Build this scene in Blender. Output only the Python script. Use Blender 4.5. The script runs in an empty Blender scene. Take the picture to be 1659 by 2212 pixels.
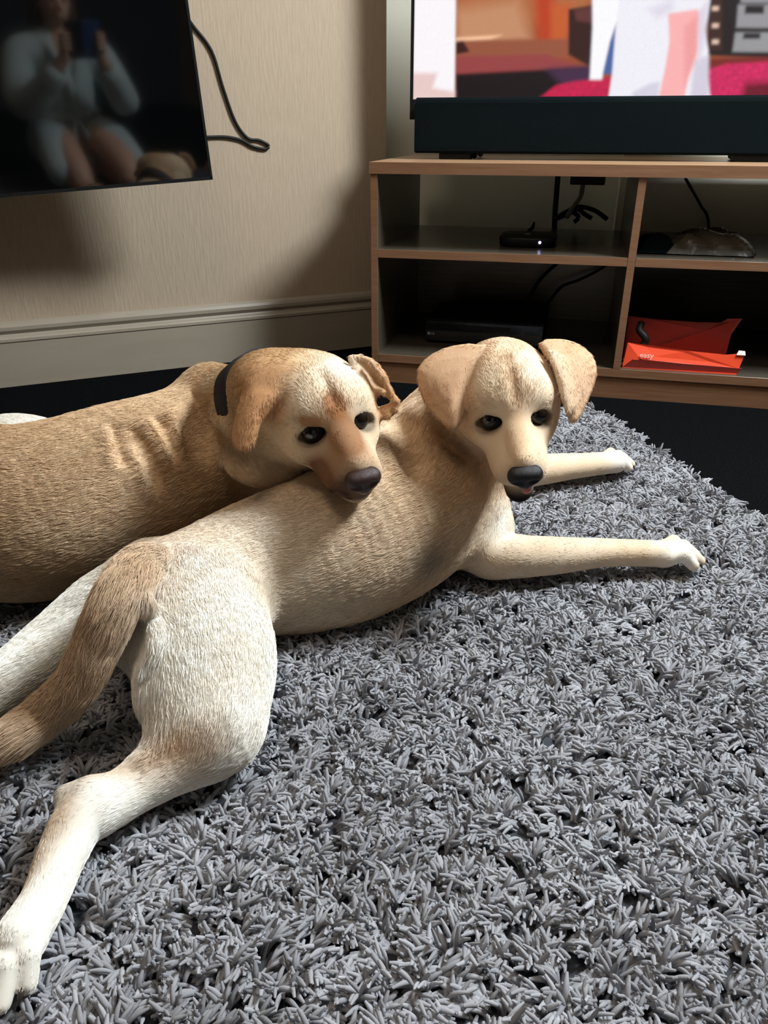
import bpy, bmesh, math, random, os
import numpy as np
from mathutils import Vector, Matrix

# ------------------------------------------------------------------ camera
sc = bpy.context.scene
COL = sc.collection
FPX, PITCH, CAMZ = 1661.0, math.radians(26.7), 0.66
cs, sn = math.cos(PITCH), math.sin(PITCH)
cam_d = bpy.data.cameras.new('camera'); cam = bpy.data.objects.new('camera', cam_d); COL.objects.link(cam)
cam_d.sensor_fit = 'VERTICAL'; cam_d.sensor_height = 36.0; cam_d.lens = FPX / 2212 * 36.0
cam_d.clip_start = 0.02
cam.location = (0, 0, CAMZ); cam.rotation_euler = (math.pi / 2 - PITCH, 0, 0)
sc.camera = cam
# ------------------------------------------------------------------ light
sc.view_settings.view_transform = 'Standard'; sc.view_settings.look = 'None'
sc.view_settings.gamma = 1.0; sc.view_settings.use_curve_mapping = False
sc.view_settings.exposure = 0.0
world = bpy.data.worlds.new('world'); sc.world = world; world.use_nodes = True
wbg = world.node_tree.nodes['Background']; wbg.inputs[0].default_value = (0.75, 0.86, 1.0, 1); wbg.inputs[1].default_value = 0.6

def area(name, loc, target, sx, sy, power, col):
    l = bpy.data.lights.new(name, 'AREA'); l.shape = 'RECTANGLE'; l.size = sx; l.size_y = sy
    l.energy = power; l.color = col
    o = bpy.data.objects.new(name, l); COL.objects.link(o); o.location = loc
    o.rotation_euler = (Vector(target) - Vector(loc)).to_track_quat('-Z', 'Y').to_euler()
    return o
# daylight through the window in the right wall (the window is modelled below) and an unseen fill added overhead to lift the shaded fur
area('window_daylight', (1.56, 1.36, 2.12), (0.05, 1.10, 0.0), 0.70, 0.70, 158, (0.88, 0.95, 1.0))
area('overhead_fill', (-0.35, 0.45, 2.56), (-0.1, 0.95, 0.0), 0.8, 0.8, 16, (1.0, 0.80, 0.62))

FUR = RUG = True
VOX = 0.0031

# ------------------------------------------------------------------ helpers
def W(px, py, t):
    u = (px - 829.5) / FPX; v = (1106 - py) / FPX
    return np.array([u * t, t * (cs + v * sn), CAMZ + t * (-sn + v * cs)])
def WZ(px, py, z):
    v = (1106 - py) / FPX
    return W(px, py, (CAMZ - z) / (sn - v * cs))
def onplane(px, py, p0, n):
    d = W(px, py, 1.0) - np.array([0, 0, CAMZ])
    c0 = np.array([0, 0, CAMZ])
    t = np.dot(np.array(p0) - c0, n) / np.dot(d, n)
    return c0 + t * d

def tag(o, label=None, cat=None, group=None, kind=None):
    if label: o['label'] = label
    if cat: o['category'] = cat
    if group: o['group'] = group
    if kind: o['kind'] = kind
    return o
def empty(name, loc=(0, 0, 0), rz=0.0):
    o = bpy.data.objects.new(name, None); COL.objects.link(o); o.location = loc; o.rotation_euler = (0, 0, rz)
    o.empty_display_size = 0.05
    return o
def link_mesh(name, me, mat, parent=None, smooth=False):
    o = bpy.data.objects.new(name, me); COL.objects.link(o)
    if mat: me.materials.append(mat)
    if parent: o.parent = parent
    if smooth:
        me.polygons.foreach_set('use_smooth', [True] * len(me.polygons))
    return o
class MB:
    """collects shapes in one bmesh"""
    def __init__(s): s.bm = bmesh.new()
    def box(s, x0, x1, y0, y1, z0, z1, bevel=0.0):
        bm = bmesh.new()
        bmesh.ops.create_cube(bm, size=1.0)
        for v in bm.verts:
            v.co = Vector(((x0 + x1) / 2 + v.co.x * (x1 - x0), (y0 + y1) / 2 + v.co.y * (y1 - y0), (z0 + z1) / 2 + v.co.z * (z1 - z0)))
        if bevel > 0:
            bmesh.ops.bevel(bm, geom=list(bm.edges), offset=bevel, segments=3, affect='EDGES', profile=0.5)
        s.merge(bm); return s
    def merge(s, bm):
        me = bpy.data.meshes.new('tmp'); bm.to_mesh(me); bm.free(); s.bm.from_mesh(me); bpy.data.meshes.remove(me)
    def tube(s, pts, r, n=10, closed_ends=True):
        P = [Vector(p) for p in pts]; rs = r if isinstance(r, (list, tuple)) else [r] * len(P)
        rings = []; up = Vector((0, 0, 1))
        for i, p in enumerate(P):
            d = (P[min(i + 1, len(P) - 1)] - P[max(i - 1, 0)]).normalized()
            a = d.cross(up)
            if a.length < 1e-3: a = d.cross(Vector((1, 0, 0)))
            a.normalize(); b = d.cross(a)
            rings.append([s.bm.verts.new(p + (a * math.cos(2 * math.pi * k / n) + b * math.sin(2 * math.pi * k / n)) * rs[i]) for k in range(n)])
        for i in range(len(P) - 1):
            for k in range(n):
                s.bm.faces.new((rings[i][k], rings[i][(k + 1) % n], rings[i + 1][(k + 1) % n], rings[i + 1][k]))
        if closed_ends:
            s.bm.faces.new(rings[0][::-1]); s.bm.faces.new(rings[-1])
        return s
    def prism(s, profile, x0, x1):
        """profile in (y,z), extruded along x"""
        a = [s.bm.verts.new((x0, y, z)) for y, z in profile]; b = [s.bm.verts.new((x1, y, z)) for y, z in profile]
        n = len(profile)
        for i in range(n):
            s.bm.faces.new((a[i], a[(i + 1) % n], b[(i + 1) % n], b[i]))
        s.bm.faces.new(a[::-1]); s.bm.faces.new(b); return s
    def build(s, name, mat, parent=None, smooth=False):
        bmesh.ops.recalc_face_normals(s.bm, faces=s.bm.faces)
        me = bpy.data.meshes.new(name); s.bm.to_mesh(me); s.bm.free()
        return link_mesh(name, me, mat, parent, smooth)
def catmull(pts, n=8):
    P = [np.array(p, float) for p in pts]; P = [2 * P[0] - P[1]] + P + [2 * P[-1] - P[-2]]
    out = []
    for i in range(1, len(P) - 2):
        for k in range(n):
            t = k / n
            out.append(0.5 * (2 * P[i] + (P[i + 1] - P[i - 1]) * t + (2 * P[i - 1] - 5 * P[i] + 4 * P[i + 1] - P[i + 2]) * t * t + (-P[i - 1] + 3 * P[i] - 3 * P[i + 1] + P[i + 2]) * t ** 3))
    out.append(P[-2]); return out

# ------------------------------------------------------------------ materials
def mat(name, col, rough=0.6, spec=0.5, metal=0.0, **kw):
    m = bpy.data.materials.new(name); m.use_nodes = True
    b = m.node_tree.nodes['Principled BSDF']
    b.inputs['Base Color'].default_value = (*col, 1); b.inputs['Roughness'].default_value = rough
    b.inputs['Specular IOR Level'].default_value = spec; b.inputs['Metallic'].default_value = metal
    for k, v in kw.items(): b.inputs[k].default_value = v
    return m
def nodes(m): return m.node_tree.nodes, m.node_tree.links, m.node_tree.nodes['Principled BSDF']
def noise_bump(m, scale, dist, strength=1.0, stretch=(1, 1, 1), detail=4, col2=None, cscale=None, cfac=(0.35, 0.65)):
    N, L, b = nodes(m)
    tc = N.new('ShaderNodeTexCoord'); mp = N.new('ShaderNodeMapping'); mp.inputs['Scale'].default_value = stretch
    L.new(tc.outputs['Object'], mp.inputs[0])
    nz = N.new('ShaderNodeTexNoise'); nz.inputs['Scale'].default_value = scale; nz.inputs['Detail'].default_value = detail
    L.new(mp.outputs[0], nz.inputs[0])
    if dist:
        bp = N.new('ShaderNodeBump'); bp.inputs['Distance'].default_value = dist; bp.inputs['Strength'].default_value = strength
        L.new(nz.outputs[0], bp.inputs['Height']); L.new(bp.outputs[0], b.inputs['Normal'])
    if col2:
        n2 = nz
        if cscale:
            n2 = N.new('ShaderNodeTexNoise'); n2.inputs['Scale'].default_value = cscale; n2.inputs['Detail'].default_value = 5
            L.new(mp.outputs[0], n2.inputs[0])
        cr = N.new('ShaderNodeValToRGB'); cr.color_ramp.elements[0].position = cfac[0]; cr.color_ramp.elements[1].position = cfac[1]
        cr.color_ramp.elements[0].color = b.inputs['Base Color'].default_value[:]; cr.color_ramp.elements[1].color = (*col2, 1)
        L.new(n2.outputs[0], cr.inputs[0]); L.new(cr.outputs[0], b.inputs['Base Color'])
    return m
def attr_mat(name, rough=0.6, spec=0.3, sheen=0.0, sss=0.0):
    m = mat(name, (0.8, 0.7, 0.5), rough, spec); N, L, b = nodes(m)
    a = N.new('ShaderNodeAttribute'); a.attribute_name = 'coat'
    L.new(a.outputs['Color'], b.inputs['Base Color'])
    if sheen: b.inputs['Sheen Weight'].default_value = sheen
    return m

M = {}
M['wallpaper'] = noise_bump(mat('wallpaper', (0.38, 0.30, 0.215), 0.75, 0.3), 150, 0.0016, 1.0, (1, 1, 0.12), 5, (0.41, 0.325, 0.235))
M['pale_paint'] = noise_bump(mat('pale_paint', (0.74, 0.73, 0.62), 0.6, 0.2), 60, 0.0004)
M['gloss_white'] = noise_bump(mat('gloss_white', (0.28, 0.245, 0.19), 0.35, 0.4), 25, 0.0004, 1, (0.2, 1, 1), 3, (0.30, 0.262, 0.205))
M['carpet'] = noise_bump(mat('carpet', (0.0035, 0.0037, 0.004), 1.0, 0.0), 700, 0.004, 1, (1, 1, 1), 3, (0.009, 0.0095, 0.0105), 300)
M['ceiling'] = mat('ceiling', (0.7, 0.69, 0.66), 0.8)
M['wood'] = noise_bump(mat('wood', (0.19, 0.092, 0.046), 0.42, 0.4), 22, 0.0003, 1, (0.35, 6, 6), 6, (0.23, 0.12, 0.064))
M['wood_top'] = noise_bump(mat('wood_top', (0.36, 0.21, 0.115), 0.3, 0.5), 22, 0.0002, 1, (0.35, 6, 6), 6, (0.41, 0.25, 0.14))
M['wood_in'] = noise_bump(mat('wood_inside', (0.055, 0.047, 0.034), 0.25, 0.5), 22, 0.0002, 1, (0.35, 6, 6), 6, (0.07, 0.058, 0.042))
M['black_gloss'] = mat('black_gloss', (0.008, 0.009, 0.010), 0.08, 0.5)
M['black_plastic'] = mat('black_plastic', (0.008, 0.009, 0.010), 0.45, 0.2)
M['fabric_black'] = noise_bump(mat('fabric_black', (0.004, 0.007, 0.008), 0.95, 0.03), 900, 0.001)
M['cable_black'] = mat('cable_black', (0.010, 0.010, 0.009), 0.5, 0.2)
M['cable_grey'] = mat('cable_grey', (0.30, 0.30, 0.27), 0.5)
M['orange'] = noise_bump(mat('orange_card', (0.80, 0.07, 0.022), 0.45, 0.4), 40, 0.0006)
M['orange_dark'] = noise_bump(mat('orange_liner', (0.34, 0.04, 0.03), 0.5, 0.4), 40, 0.0006)
M['white_print'] = mat('white_print', (0.75, 0.6, 0.55), 0.5)
M['plastic_bag'] = noise_bump(mat('plastic_bag', (0.06, 0.052, 0.040), 0.25, 0.5), 30, 0.003)
M['eye'] = mat('eye', (0.006, 0.004, 0.003), 0.12, 0.5)
M['nose_black'] = noise_bump(mat('nose_black', (0.006, 0.005, 0.005), 0.42, 0.35), 1300, 0.0006)
M['nose_brown'] = noise_bump(mat('nose_brown', (0.032, 0.014, 0.011), 0.36, 0.4), 1300, 0.0006)
M['tongue'] = mat('tongue', (0.55, 0.16, 0.13), 0.3, 0.5)
M['claw'] = mat('claw', (0.03, 0.022, 0.018), 0.35, 0.5)
M['collar'] = noise_bump(mat('collar', (0.012, 0.009, 0.012), 0.7, 0.3), 500, 0.001)
M['coat'] = attr_mat('coat_skin', 0.85, 0.06, 0.0)
M['fur'] = attr_mat('fur', 0.6, 0.10)
M['pile'] = attr_mat('pile', 1.0, 0.0)
M['rug_base'] = mat('rug_base', (0.05, 0.053, 0.06), 0.9, 0.1)

# ------------------------------------------------------------------ SDF modelling engine
def _rc(P, a, b, r1, r2):
    ba = b - a; L = np.linalg.norm(ba) + 1e-9
    pa = P - a; h = np.clip((pa @ ba) / L ** 2, 0, 1)
    return np.linalg.norm(pa - h[:, None] * ba, axis=1) - (r1 + (r2 - r1) * h)
def _el(P, c, r, R):
    q = (P - c) @ R
    k0 = np.linalg.norm(q / r, axis=1); k1 = np.linalg.norm(q / (r * r), axis=1) + 1e-9
    return k0 * (k0 - 1) / k1
def _tri(P, a, b, c, th):
    ab, ac = b - a, c - a; ap = P - a
    n = np.cross(ab, ac); n = n / np.linalg.norm(n)
    d00, d01, d11 = ab @ ab, ab @ ac, ac @ ac; den = d00 * d11 - d01 * d01
    d20, d21 = ap @ ab, ap @ ac
    v = (d11 * d20 - d01 * d21) / den; w = (d00 * d21 - d01 * d20) / den
    ins = (v >= 0) & (w >= 0) & (v + w <= 1)
    dp = np.abs(ap @ n)
    def seg(p, q):
        pq = q - p; h = np.clip(((P - p) @ pq) / (pq @ pq), 0, 1)
        return np.linalg.norm(P - p - h[:, None] * pq, axis=1)
    de = np.minimum(np.minimum(seg(a, b), seg(b, c)), seg(c, a))
    return np.where(ins, dp, de) - th
def _leaf(P, tris, th):
    best = np.full(len(P), 9.0)
    for a, b, c in tris: best = np.minimum(best, _tri(P, a, b, c, th))
    return best
def _limb(P, pts, rs, want=False):
    best = np.full(len(P), 9.0); bi = np.zeros(len(P), int)
    for i in range(len(pts) - 1):
        d = _rc(P, pts[i], pts[i + 1], rs[i], rs[i + 1]); m = d < best
        best[m] = d[m]; bi[m] = i
    return (best, bi) if want else best
class Prim:
    def __init__(s, kind, args, k, col, flow, sub=False, hair=1.0, grp=None):
        s.kind, s.args, s.k, s.col, s.flow, s.sub, s.hair = kind, args, k, np.array(col, float) if col is not None else None, flow, sub, hair
    def d(s, P):
        if s.kind == 'rc': return _rc(P, *s.args)
        if s.kind == 'el': return _el(P, *s.args)
        if s.kind == 'limb': return _limb(P, *s.args)
        if s.kind == 'leaf': return _leaf(P, *s.args)
        return _tri(P, *s.args)
    def box(s):
        a = s.args
        if s.kind == 'rc': p = np.array([a[0], a[1]]); r = max(a[2], a[3])
        elif s.kind == 'el': p = np.array([a[0], a[0]]); r = float(np.max(a[1]))
        elif s.kind == 'leaf': p = np.array(a[0]).reshape(-1, 3); r = a[1]
        elif s.kind == 'limb': p = np.array(a[0]); r = max(a[1])
        else: p = np.array([a[0], a[1], a[2]]); r = a[3]
        return p.min(0) - r, p.max(0) + r
def smin(a, b, k):
    h = np.maximum(k - np.abs(a - b), 0) / k
    return np.minimum(a, b) - h * h * k * 0.25
def smax(a, b, k): return -smin(-a, -b, k)
class Body:
    def __init__(s): s.P = []; s.col = (0.7, 0.6, 0.4); s.hair = 1.0; s.k = 0.03; s.xf = None
    def _x(s, p):
        p = np.array(p, float)
        return p if s.xf is None else s.xf[0] + s.xf[2] * (s.xf[1] @ p)
    def _s(s): return 1.0 if s.xf is None else s.xf[2]
    def rc(s, a, b, r1, r2, k=None, col=None, flow=None, sub=False, hair=None):
        a, b = s._x(a), s._x(b); f = flow if flow is not None else (b - a)
        if flow is not None and s.xf is not None: f = s.xf[1] @ np.array(flow, float)
        f = np.array(f, float); f /= np.linalg.norm(f) + 1e-9
        s.P.append(Prim('rc', (a, b, r1 * s._s(), r2 * s._s()), (k or s.k) * s._s(), col if col is not None else s.col, f, sub, s.hair if hair is None else hair)); return s
    def limb(s, pts, k=None, col=None, hair=None, rev=False, n=9):
        """a smooth tube through (point, radius) pairs; hair lies from first to last (or reversed)"""
        q = catmull([np.r_[s._x(p), r * s._s()] for p, r in pts], n)
        P = [a[:3] for a in q]; R = [float(a[3]) for a in q]
        f = [(b - a) / (np.linalg.norm(b - a) + 1e-9) * (-1 if rev else 1) for a, b in zip(P[:-1], P[1:])]
        s.P.append(Prim('limb', (P, R), (k or s.k) * s._s(), col if col is not None else s.col, np.array(f), False, s.hair if hair is None else hair)); return s
    def el(s, c, r, R=None, k=None, col=None, flow=(0, 0, -1), sub=False, hair=None):
        R = np.eye(3) if R is None else np.array(R, float)
        f = np.array(flow, float)
        if s.xf is not None: R = s.xf[1] @ R; f = s.xf[1] @ f
        f /= np.linalg.norm(f) + 1e-9
        s.P.append(Prim('el', (s._x(c), np.array(r, float) * s._s(), R), (k or s.k) * s._s(), col if col is not None else s.col, f, sub, s.hair if hair is None else hair)); return s
    def tri(s, a, b, c, th, k=0.006, col=None, flow=(0, 0, -1), hair=None):
        f = np.array(flow, float); f /= np.linalg.norm(f)
        s.P.append(Prim('tri', (s._x(a), s._x(b), s._x(c), th), k, col if col is not None else s.col, f, False, s.hair if hair is None else hair)); return s
    def fan(s, center, ring, th, k=0.006, col=None, flow=(0, 0, -1), closed=True, hair=None):
        n = len(ring)
        for i in range(n if closed else n - 1): s.tri(center, ring[i], ring[(i + 1) % n], th, k, col, flow, hair)
        return s
    def leaf(s, pix, t0, gx, gy, th, bulge=0.012, k=0.010, col=None, flow=(0, 0, -1)):
        """a smooth curved flap from an outline"""
        cx = sum(p[0] for p in pix) / len(pix); cy = sum(p[1] for p in pix) / len(pix)
        pp = [pix[-2], pix[-1]] + list(pix) + [pix[0], pix[1]]; cm = catmull(pp, 2); pix = [tuple(a) for a in cm[4:4 + 2 * len(pix)]]; n = len(pix)
        def q(x, y, f): return W(x, y, t0 + gx * (x - cx) + gy * (y - cy) - bulge * (1 - f * f))
        c = q(cx, cy, 0); rg_ = [[q(cx + (x - cx) * f_, cy + (y - cy) * f_, f_) for x, y in pix] for f_ in (.36, .7, 1.0)]
        T_ = []
        for i in range(n):
            j = (i + 1) % n
            T_ += [(c, rg_[0][i], rg_[0][j])]
            for a_, b_ in zip(rg_[:-1], rg_[1:]): T_ += [(a_[i], b_[i], b_[j]), (a_[i], b_[j], a_[j])]
        f = np.array(flow, float); f /= np.linalg.norm(f)
        s.P.append(Prim('leaf', (T_, th), k, col if col is not None else s.col, f, False, s.hair)); return s
    def hit(s, px, py, off=0.0):
        """the point of the surface that a picture point shows (off > 0: above it)"""
        t = 0.35
        for _ in range(90):
            P = W(px, py, t)[None]; f = 9.0
            for p in s.P:
                if p.sub: continue
                d = float(p.d(P)[0]); h = max(p.k - abs(f - d), 0) / p.k; f = min(f, d) - h * h * p.k * .25
            if f < 0.0006: break
            t += max(f * .9, 0.0005)
            if t > 3: break
        return W(px, py, t) + np.array([0, 0, off])
    def groove(s, pix, r, depth=0.0, k=0.012):
        P = [s.hit(*p) for p in pix]; q = catmull(P, 4)
        q = [a + (a - np.array([0, 0, CAMZ])) / np.linalg.norm(a - np.array([0, 0, CAMZ])) * depth for a in q]
        for a, b in zip(q[:-1], q[1:]): s.rc(a, b, r, r, k=k, sub=True)
        return s
    def mesh(s, vox, name, material, parent, zmin=None):
        lo = np.min([p.box()[0] for p in s.P if not p.sub], 0) - 0.02; hi = np.max([p.box()[1] for p in s.P if not p.sub], 0) + 0.02
        n = np.ceil((hi - lo) / vox).astype(int) + 1
        F = np.full(n, 0.08, np.float32)
        for p in s.P:
            m = p.k + vox * 3 + 0.012
            if p.kind == 'limb':
                b0, b1 = p.box(); g0 = np.maximum(np.floor((b0 - m - lo) / vox).astype(int), 0); g1 = np.minimum(np.ceil((b1 + m - lo) / vox).astype(int) + 1, n)
                Dm = np.full(g1 - g0, 0.2, np.float32)
                pts, rs = p.args
                for q in range(len(pts) - 1):
                    c0 = np.minimum(pts[q], pts[q + 1]) - max(rs[q], rs[q + 1]) - m; c1 = np.maximum(pts[q], pts[q + 1]) + max(rs[q], rs[q + 1]) + m
                    i0 = np.maximum(np.floor((c0 - lo) / vox).astype(int), g0); i1 = np.minimum(np.ceil((c1 - lo) / vox).astype(int) + 1, g1)
                    if np.any(i1 <= i0): continue
                    gx, gy, gz = [(lo[a] + vox * np.arange(i0[a], i1[a])).astype(np.float32) for a in range(3)]
                    ba = (pts[q + 1] - pts[q]).astype(np.float32); L2 = float(ba @ ba) + 1e-12; a_ = pts[q].astype(np.float32)
                    dx, dy, dz = (gx - a_[0])[:, None, None], (gy - a_[1])[None, :, None], (gz - a_[2])[None, None, :]
                    h = np.clip((dx * ba[0] + dy * ba[1] + dz * ba[2]) / L2, 0, 1)
                    d = np.sqrt((dx - h * ba[0]) ** 2 + (dy - h * ba[1]) ** 2 + (dz - h * ba[2]) ** 2) - (rs[q] + (rs[q + 1] - rs[q]) * h)
                    sl = tuple(slice(i0[a] - g0[a], i1[a] - g0[a]) for a in range(3)); Dm[sl] = np.minimum(Dm[sl], d)
                sl = tuple(slice(g0[a], g1[a]) for a in range(3)); F[sl] = smin(F[sl], Dm, p.k)
                continue
            b0, b1 = p.box()
            i0 = np.maximum(np.floor((b0 - m - lo) / vox).astype(int), 0); i1 = np.minimum(np.ceil((b1 + m - lo) / vox).astype(int) + 1, n)
            if np.any(i1 <= i0): continue
            gx, gy, gz = np.meshgrid(*[lo[a] + vox * np.arange(i0[a], i1[a]) for a in range(3)], indexing='ij')
            Q = np.stack([gx.ravel(), gy.ravel(), gz.ravel()], 1)
            d = p.d(Q).astype(np.float32).reshape(gx.shape)
            sl = tuple(slice(i0[a], i1[a]) for a in range(3))
            F[sl] = smax(F[sl], -d, p.k) if p.sub else smin(F[sl], d, p.k)
        V, Q = surface_nets(F, lo, vox)
        me = bpy.data.meshes.new(name)
        me.vertices.add(len(V)); me.vertices.foreach_set('co', V.astype(np.float32).ravel())
        me.loops.add(len(Q) * 4); me.loops.foreach_set('vertex_index', Q.ravel().astype(np.int32))
        me.polygons.add(len(Q)); me.polygons.foreach_set('loop_start', np.arange(0, len(Q) * 4, 4, dtype=np.int32))
        me.update(calc_edges=True)
        me.polygons.foreach_set('use_smooth', np.ones(len(Q), bool))
        o = link_mesh(name, me, material, parent)
        s.V, s.Q = V, Q
        return o
    def fields(s, V, sig=0.008):
        pr = [p for p in s.P if not p.sub]
        W_ = np.zeros(len(V)); C = np.zeros((len(V), 3)); Fl = np.zeros((len(V), 3)); Hl = np.zeros(len(V))
        for p in pr:
            b0, b1 = p.box(); m = np.all((V > b0 - 0.07) & (V < b1 + 0.07), 1)
            idx = np.nonzero(m)[0]
            if len(idx) == 0: continue
            if p.kind == 'limb': dd, bi = _limb(V[idx], *p.args, want=True); fl = p.flow[bi]
            else: dd = p.d(V[idx]); fl = p.flow
            w = np.exp(-np.maximum(dd, -0.012) / sig) * (8 if p.kind == 'leaf' else 1)
            W_[idx] += w; C[idx] += w[:, None] * p.col; Fl[idx] += w[:, None] * fl; Hl[idx] += w * p.hair
        W_ = np.maximum(W_, 1e-9)
        C /= W_[:, None]; Hl /= W_; Fl /= (np.linalg.norm(Fl, axis=1) + 1e-9)[:, None]
        return C, Fl, Hl
def surface_nets(F, lo, h):
    ins = F < 0
    c = [(i, j, k) for i in (0, 1) for j in (0, 1) for k in (0, 1)]
    nx, ny, nz = F.shape
    cnt = np.zeros((nx - 1, ny - 1, nz - 1), np.uint8)
    for i, j, k in c: cnt += ins[i:nx - 1 + i, j:ny - 1 + j, k:nz - 1 + k]
    act = (cnt > 0) & (cnt < 8)
    A = np.argwhere(act); vid = np.full(act.shape, -1, np.int32); vid[act] = np.arange(len(A))
    val = np.stack([F[A[:, 0] + i, A[:, 1] + j, A[:, 2] + k] for i, j, k in c], 1)
    acc = np.zeros((len(A), 3)); num = np.zeros(len(A)); cc = np.array(c, float)
    for a in range(8):
        for b in range(a + 1, 8):
            if sum(abs(x - y) for x, y in zip(c[a], c[b])) != 1: continue
            va, vb = val[:, a], val[:, b]; m = (va < 0) != (vb < 0)
            t = np.where(m, va / np.where(m, va - vb, 1), 0)
            acc += m[:, None] * (cc[a] + t[:, None] * (cc[b] - cc[a])); num += m
    V = lo + h * (A + acc / num[:, None])
    Qs = []
    for ax in range(3):
        u, v = [(1, 2), (2, 0), (0, 1)][ax]
        s0 = [slice(None)] * 3; s1 = [slice(None)] * 3; s0[ax] = slice(0, -1); s1[ax] = slice(1, None)
        a, b = ins[tuple(s0)], ins[tuple(s1)]
        E = np.argwhere(a != b)
        E = E[(E[:, u] > 0) & (E[:, v] > 0) & (E[:, u] < F.shape[u] - 1) & (E[:, v] < F.shape[v] - 1)]
        sgn = a[tuple(E.T)]
        def g(du, dv):
            e = E.copy(); e[:, u] -= du; e[:, v] -= dv; return vid[tuple(e.T)]
        q = np.stack([g(1, 1), g(0, 1), g(0, 0), g(1, 0)], 1)
        q = np.where(sgn[:, None], q, q[:, ::-1]); Qs.append(q)
    return V, np.concatenate(Qs)
def blobp(V, C, c, r, col, f=1.0, R=None):
    """like blob, with a flat middle"""
    q = ((V - np.array(c)) @ (np.eye(3) if R is None else R)) / np.array(r)
    w = f * np.clip(2.6 * np.exp(-np.sum(q * q, 1) * 1.8), 0, 1); C += w[:, None] * (np.array(col) - C)
def blob(V, C, c, r, col, f=1.0, R=None):
    q = (V - np.array(c)) / np.array(r) if R is None else ((V - np.array(c)) @ R) / np.array(r)
    w = f * np.exp(-np.sum(q * q, 1) * 1.6)
    C += w[:, None] * (np.array(col) - C)
def set_color(o, C, name='coat'):
    at = o.data.color_attributes.new(name, 'FLOAT_COLOR', 'POINT')
    at.data.foreach_set('color', np.concatenate([np.clip(C, 0, 1), np.ones((len(C), 1))], 1).astype(np.float32).ravel())

def make_curves(name, P, R, C, material, parent=None):
    """P (n,m,3) strand points, R (n,m) radii, C (n,3) strand colours"""
    n, m = P.shape[:2]
    cu = bpy.data.hair_curves.new(name); cu.add_curves([m] * n)
    cu.attributes['position'].data.foreach_set('vector', P.astype(np.float32).ravel()) if 'position' in cu.attributes else cu.position_data.foreach_set('vector', P.astype(np.float32).ravel())
    ra = cu.attributes.get('radius') or cu.attributes.new('radius', 'FLOAT', 'POINT')
    ra.data.foreach_set('value', R.astype(np.float32).ravel())
    ca = cu.attributes.new('coat', 'FLOAT_COLOR', 'CURVE')
    ca.data.foreach_set('color', np.concatenate([np.clip(C, 0, 1), np.ones((n, 1))], 1).astype(np.float32).ravel())
    o = bpy.data.objects.new(name, cu); COL.objects.link(o); cu.materials.append(material)
    if parent: o.parent = parent
    return o
def grow_coat(body, V, Q, C, Fl, Hl, density, rng, parent, material, name='coat', cull=None):
    """short hair lying along the flow direction"""
    a, b, c, d = V[Q[:, 0]], V[Q[:, 1]], V[Q[:, 2]], V[Q[:, 3]]
    nrm = np.cross(c - a, d - b); ar = 0.5 * np.linalg.norm(nrm, axis=1); nrm /= (2 * ar)[:, None] + 1e-12
    ctr = (a + b + c + d) / 4
    keep = (Hl[Q[:, 0]] > 0.02)
    view = np.array([0, 0, CAMZ]) - ctr; view /= np.linalg.norm(view, axis=1)[:, None]
    keep &= (nrm * view).sum(1) > -0.55
    pr = ar * keep; tot = pr.sum()
    n = int(tot * density)
    fi = rng.choice(len(Q), n, p=pr / tot)
    u, v = rng.random(n)[:, None], rng.random(n)[:, None]
    q = Q[fi]
    def lerp(X): return (X[q[:, 0]] * (1 - u) + X[q[:, 1]] * u) * (1 - v) + (X[q[:, 3]] * (1 - u) + X[q[:, 2]] * u) * v
    p = lerp(V); N = nrm[fi]; f = lerp(Fl); h = lerp(Hl[:, None])[:, 0]; col = lerp(C)
    # clumping: slow noise turns and lifts neighbouring hairs together
    def nz(p, s, ph): return np.sin(p @ (s * np.array([[1.1, .6, -.8], [-.7, 1.3, .5], [.9, -.4, 1.2]])) + ph)
    w1 = nz(p, 120, 0.3).sum(1) / 3 + nz(p, 310, 1.7).sum(1) / 4
    w2 = nz(p, 150, 2.3).sum(1) / 3 + nz(p, 420, 4.1).sum(1) / 4
    side = np.cross(N, f); side /= np.linalg.norm(side, axis=1)[:, None] + 1e-9
    f = f - (f * N).sum(1)[:, None] * N; f /= np.linalg.norm(f, axis=1)[:, None] + 1e-9
    f = f + side * (0.22 * w1 + rng.normal(0, 0.11, n))[:, None]; f /= np.linalg.norm(f, axis=1)[:, None]
    L = 0.011 * h * (0.75 + 0.5 * rng.random(n))
    lift = np.clip((0.17 + 0.07 * w2 + rng.normal(0, 0.045, n)) * np.clip(h + .15, .45, 1.15), 0.05, 0.9)
    d0 = f + N * (lift * 1.3)[:, None]; d0 /= np.linalg.norm(d0, axis=1)[:, None]
    d1 = f + N * (lift * 0.15)[:, None]; d1 /= np.linalg.norm(d1, axis=1)[:, None]
    p0 = p - N * 0.0004
    pts = np.stack([p0, p0 + d0 * (L * 0.4)[:, None], p0 + (d0 * 0.4 + d1 * 0.6) * L[:, None]], 1)
    # long hair bends with its own weight
    sag = np.maximum(h - 1.5, 0) * 0.002
    pts[:, 2, 2] -= sag
    rad = np.stack([np.full(n, 0.00034), np.full(n, 0.00030), np.full(n, 0.00006)], 1) * (0.8 + 0.4 * rng.random(n))[:, None]
    col = col * (1 + rng.normal(0, 0.07, n))[:, None] * (1 + 0.05 * w2)[:, None]
    o = make_curves(name, pts, rad, col, material, parent); tag(o, kind='stuff')
    return o
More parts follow.
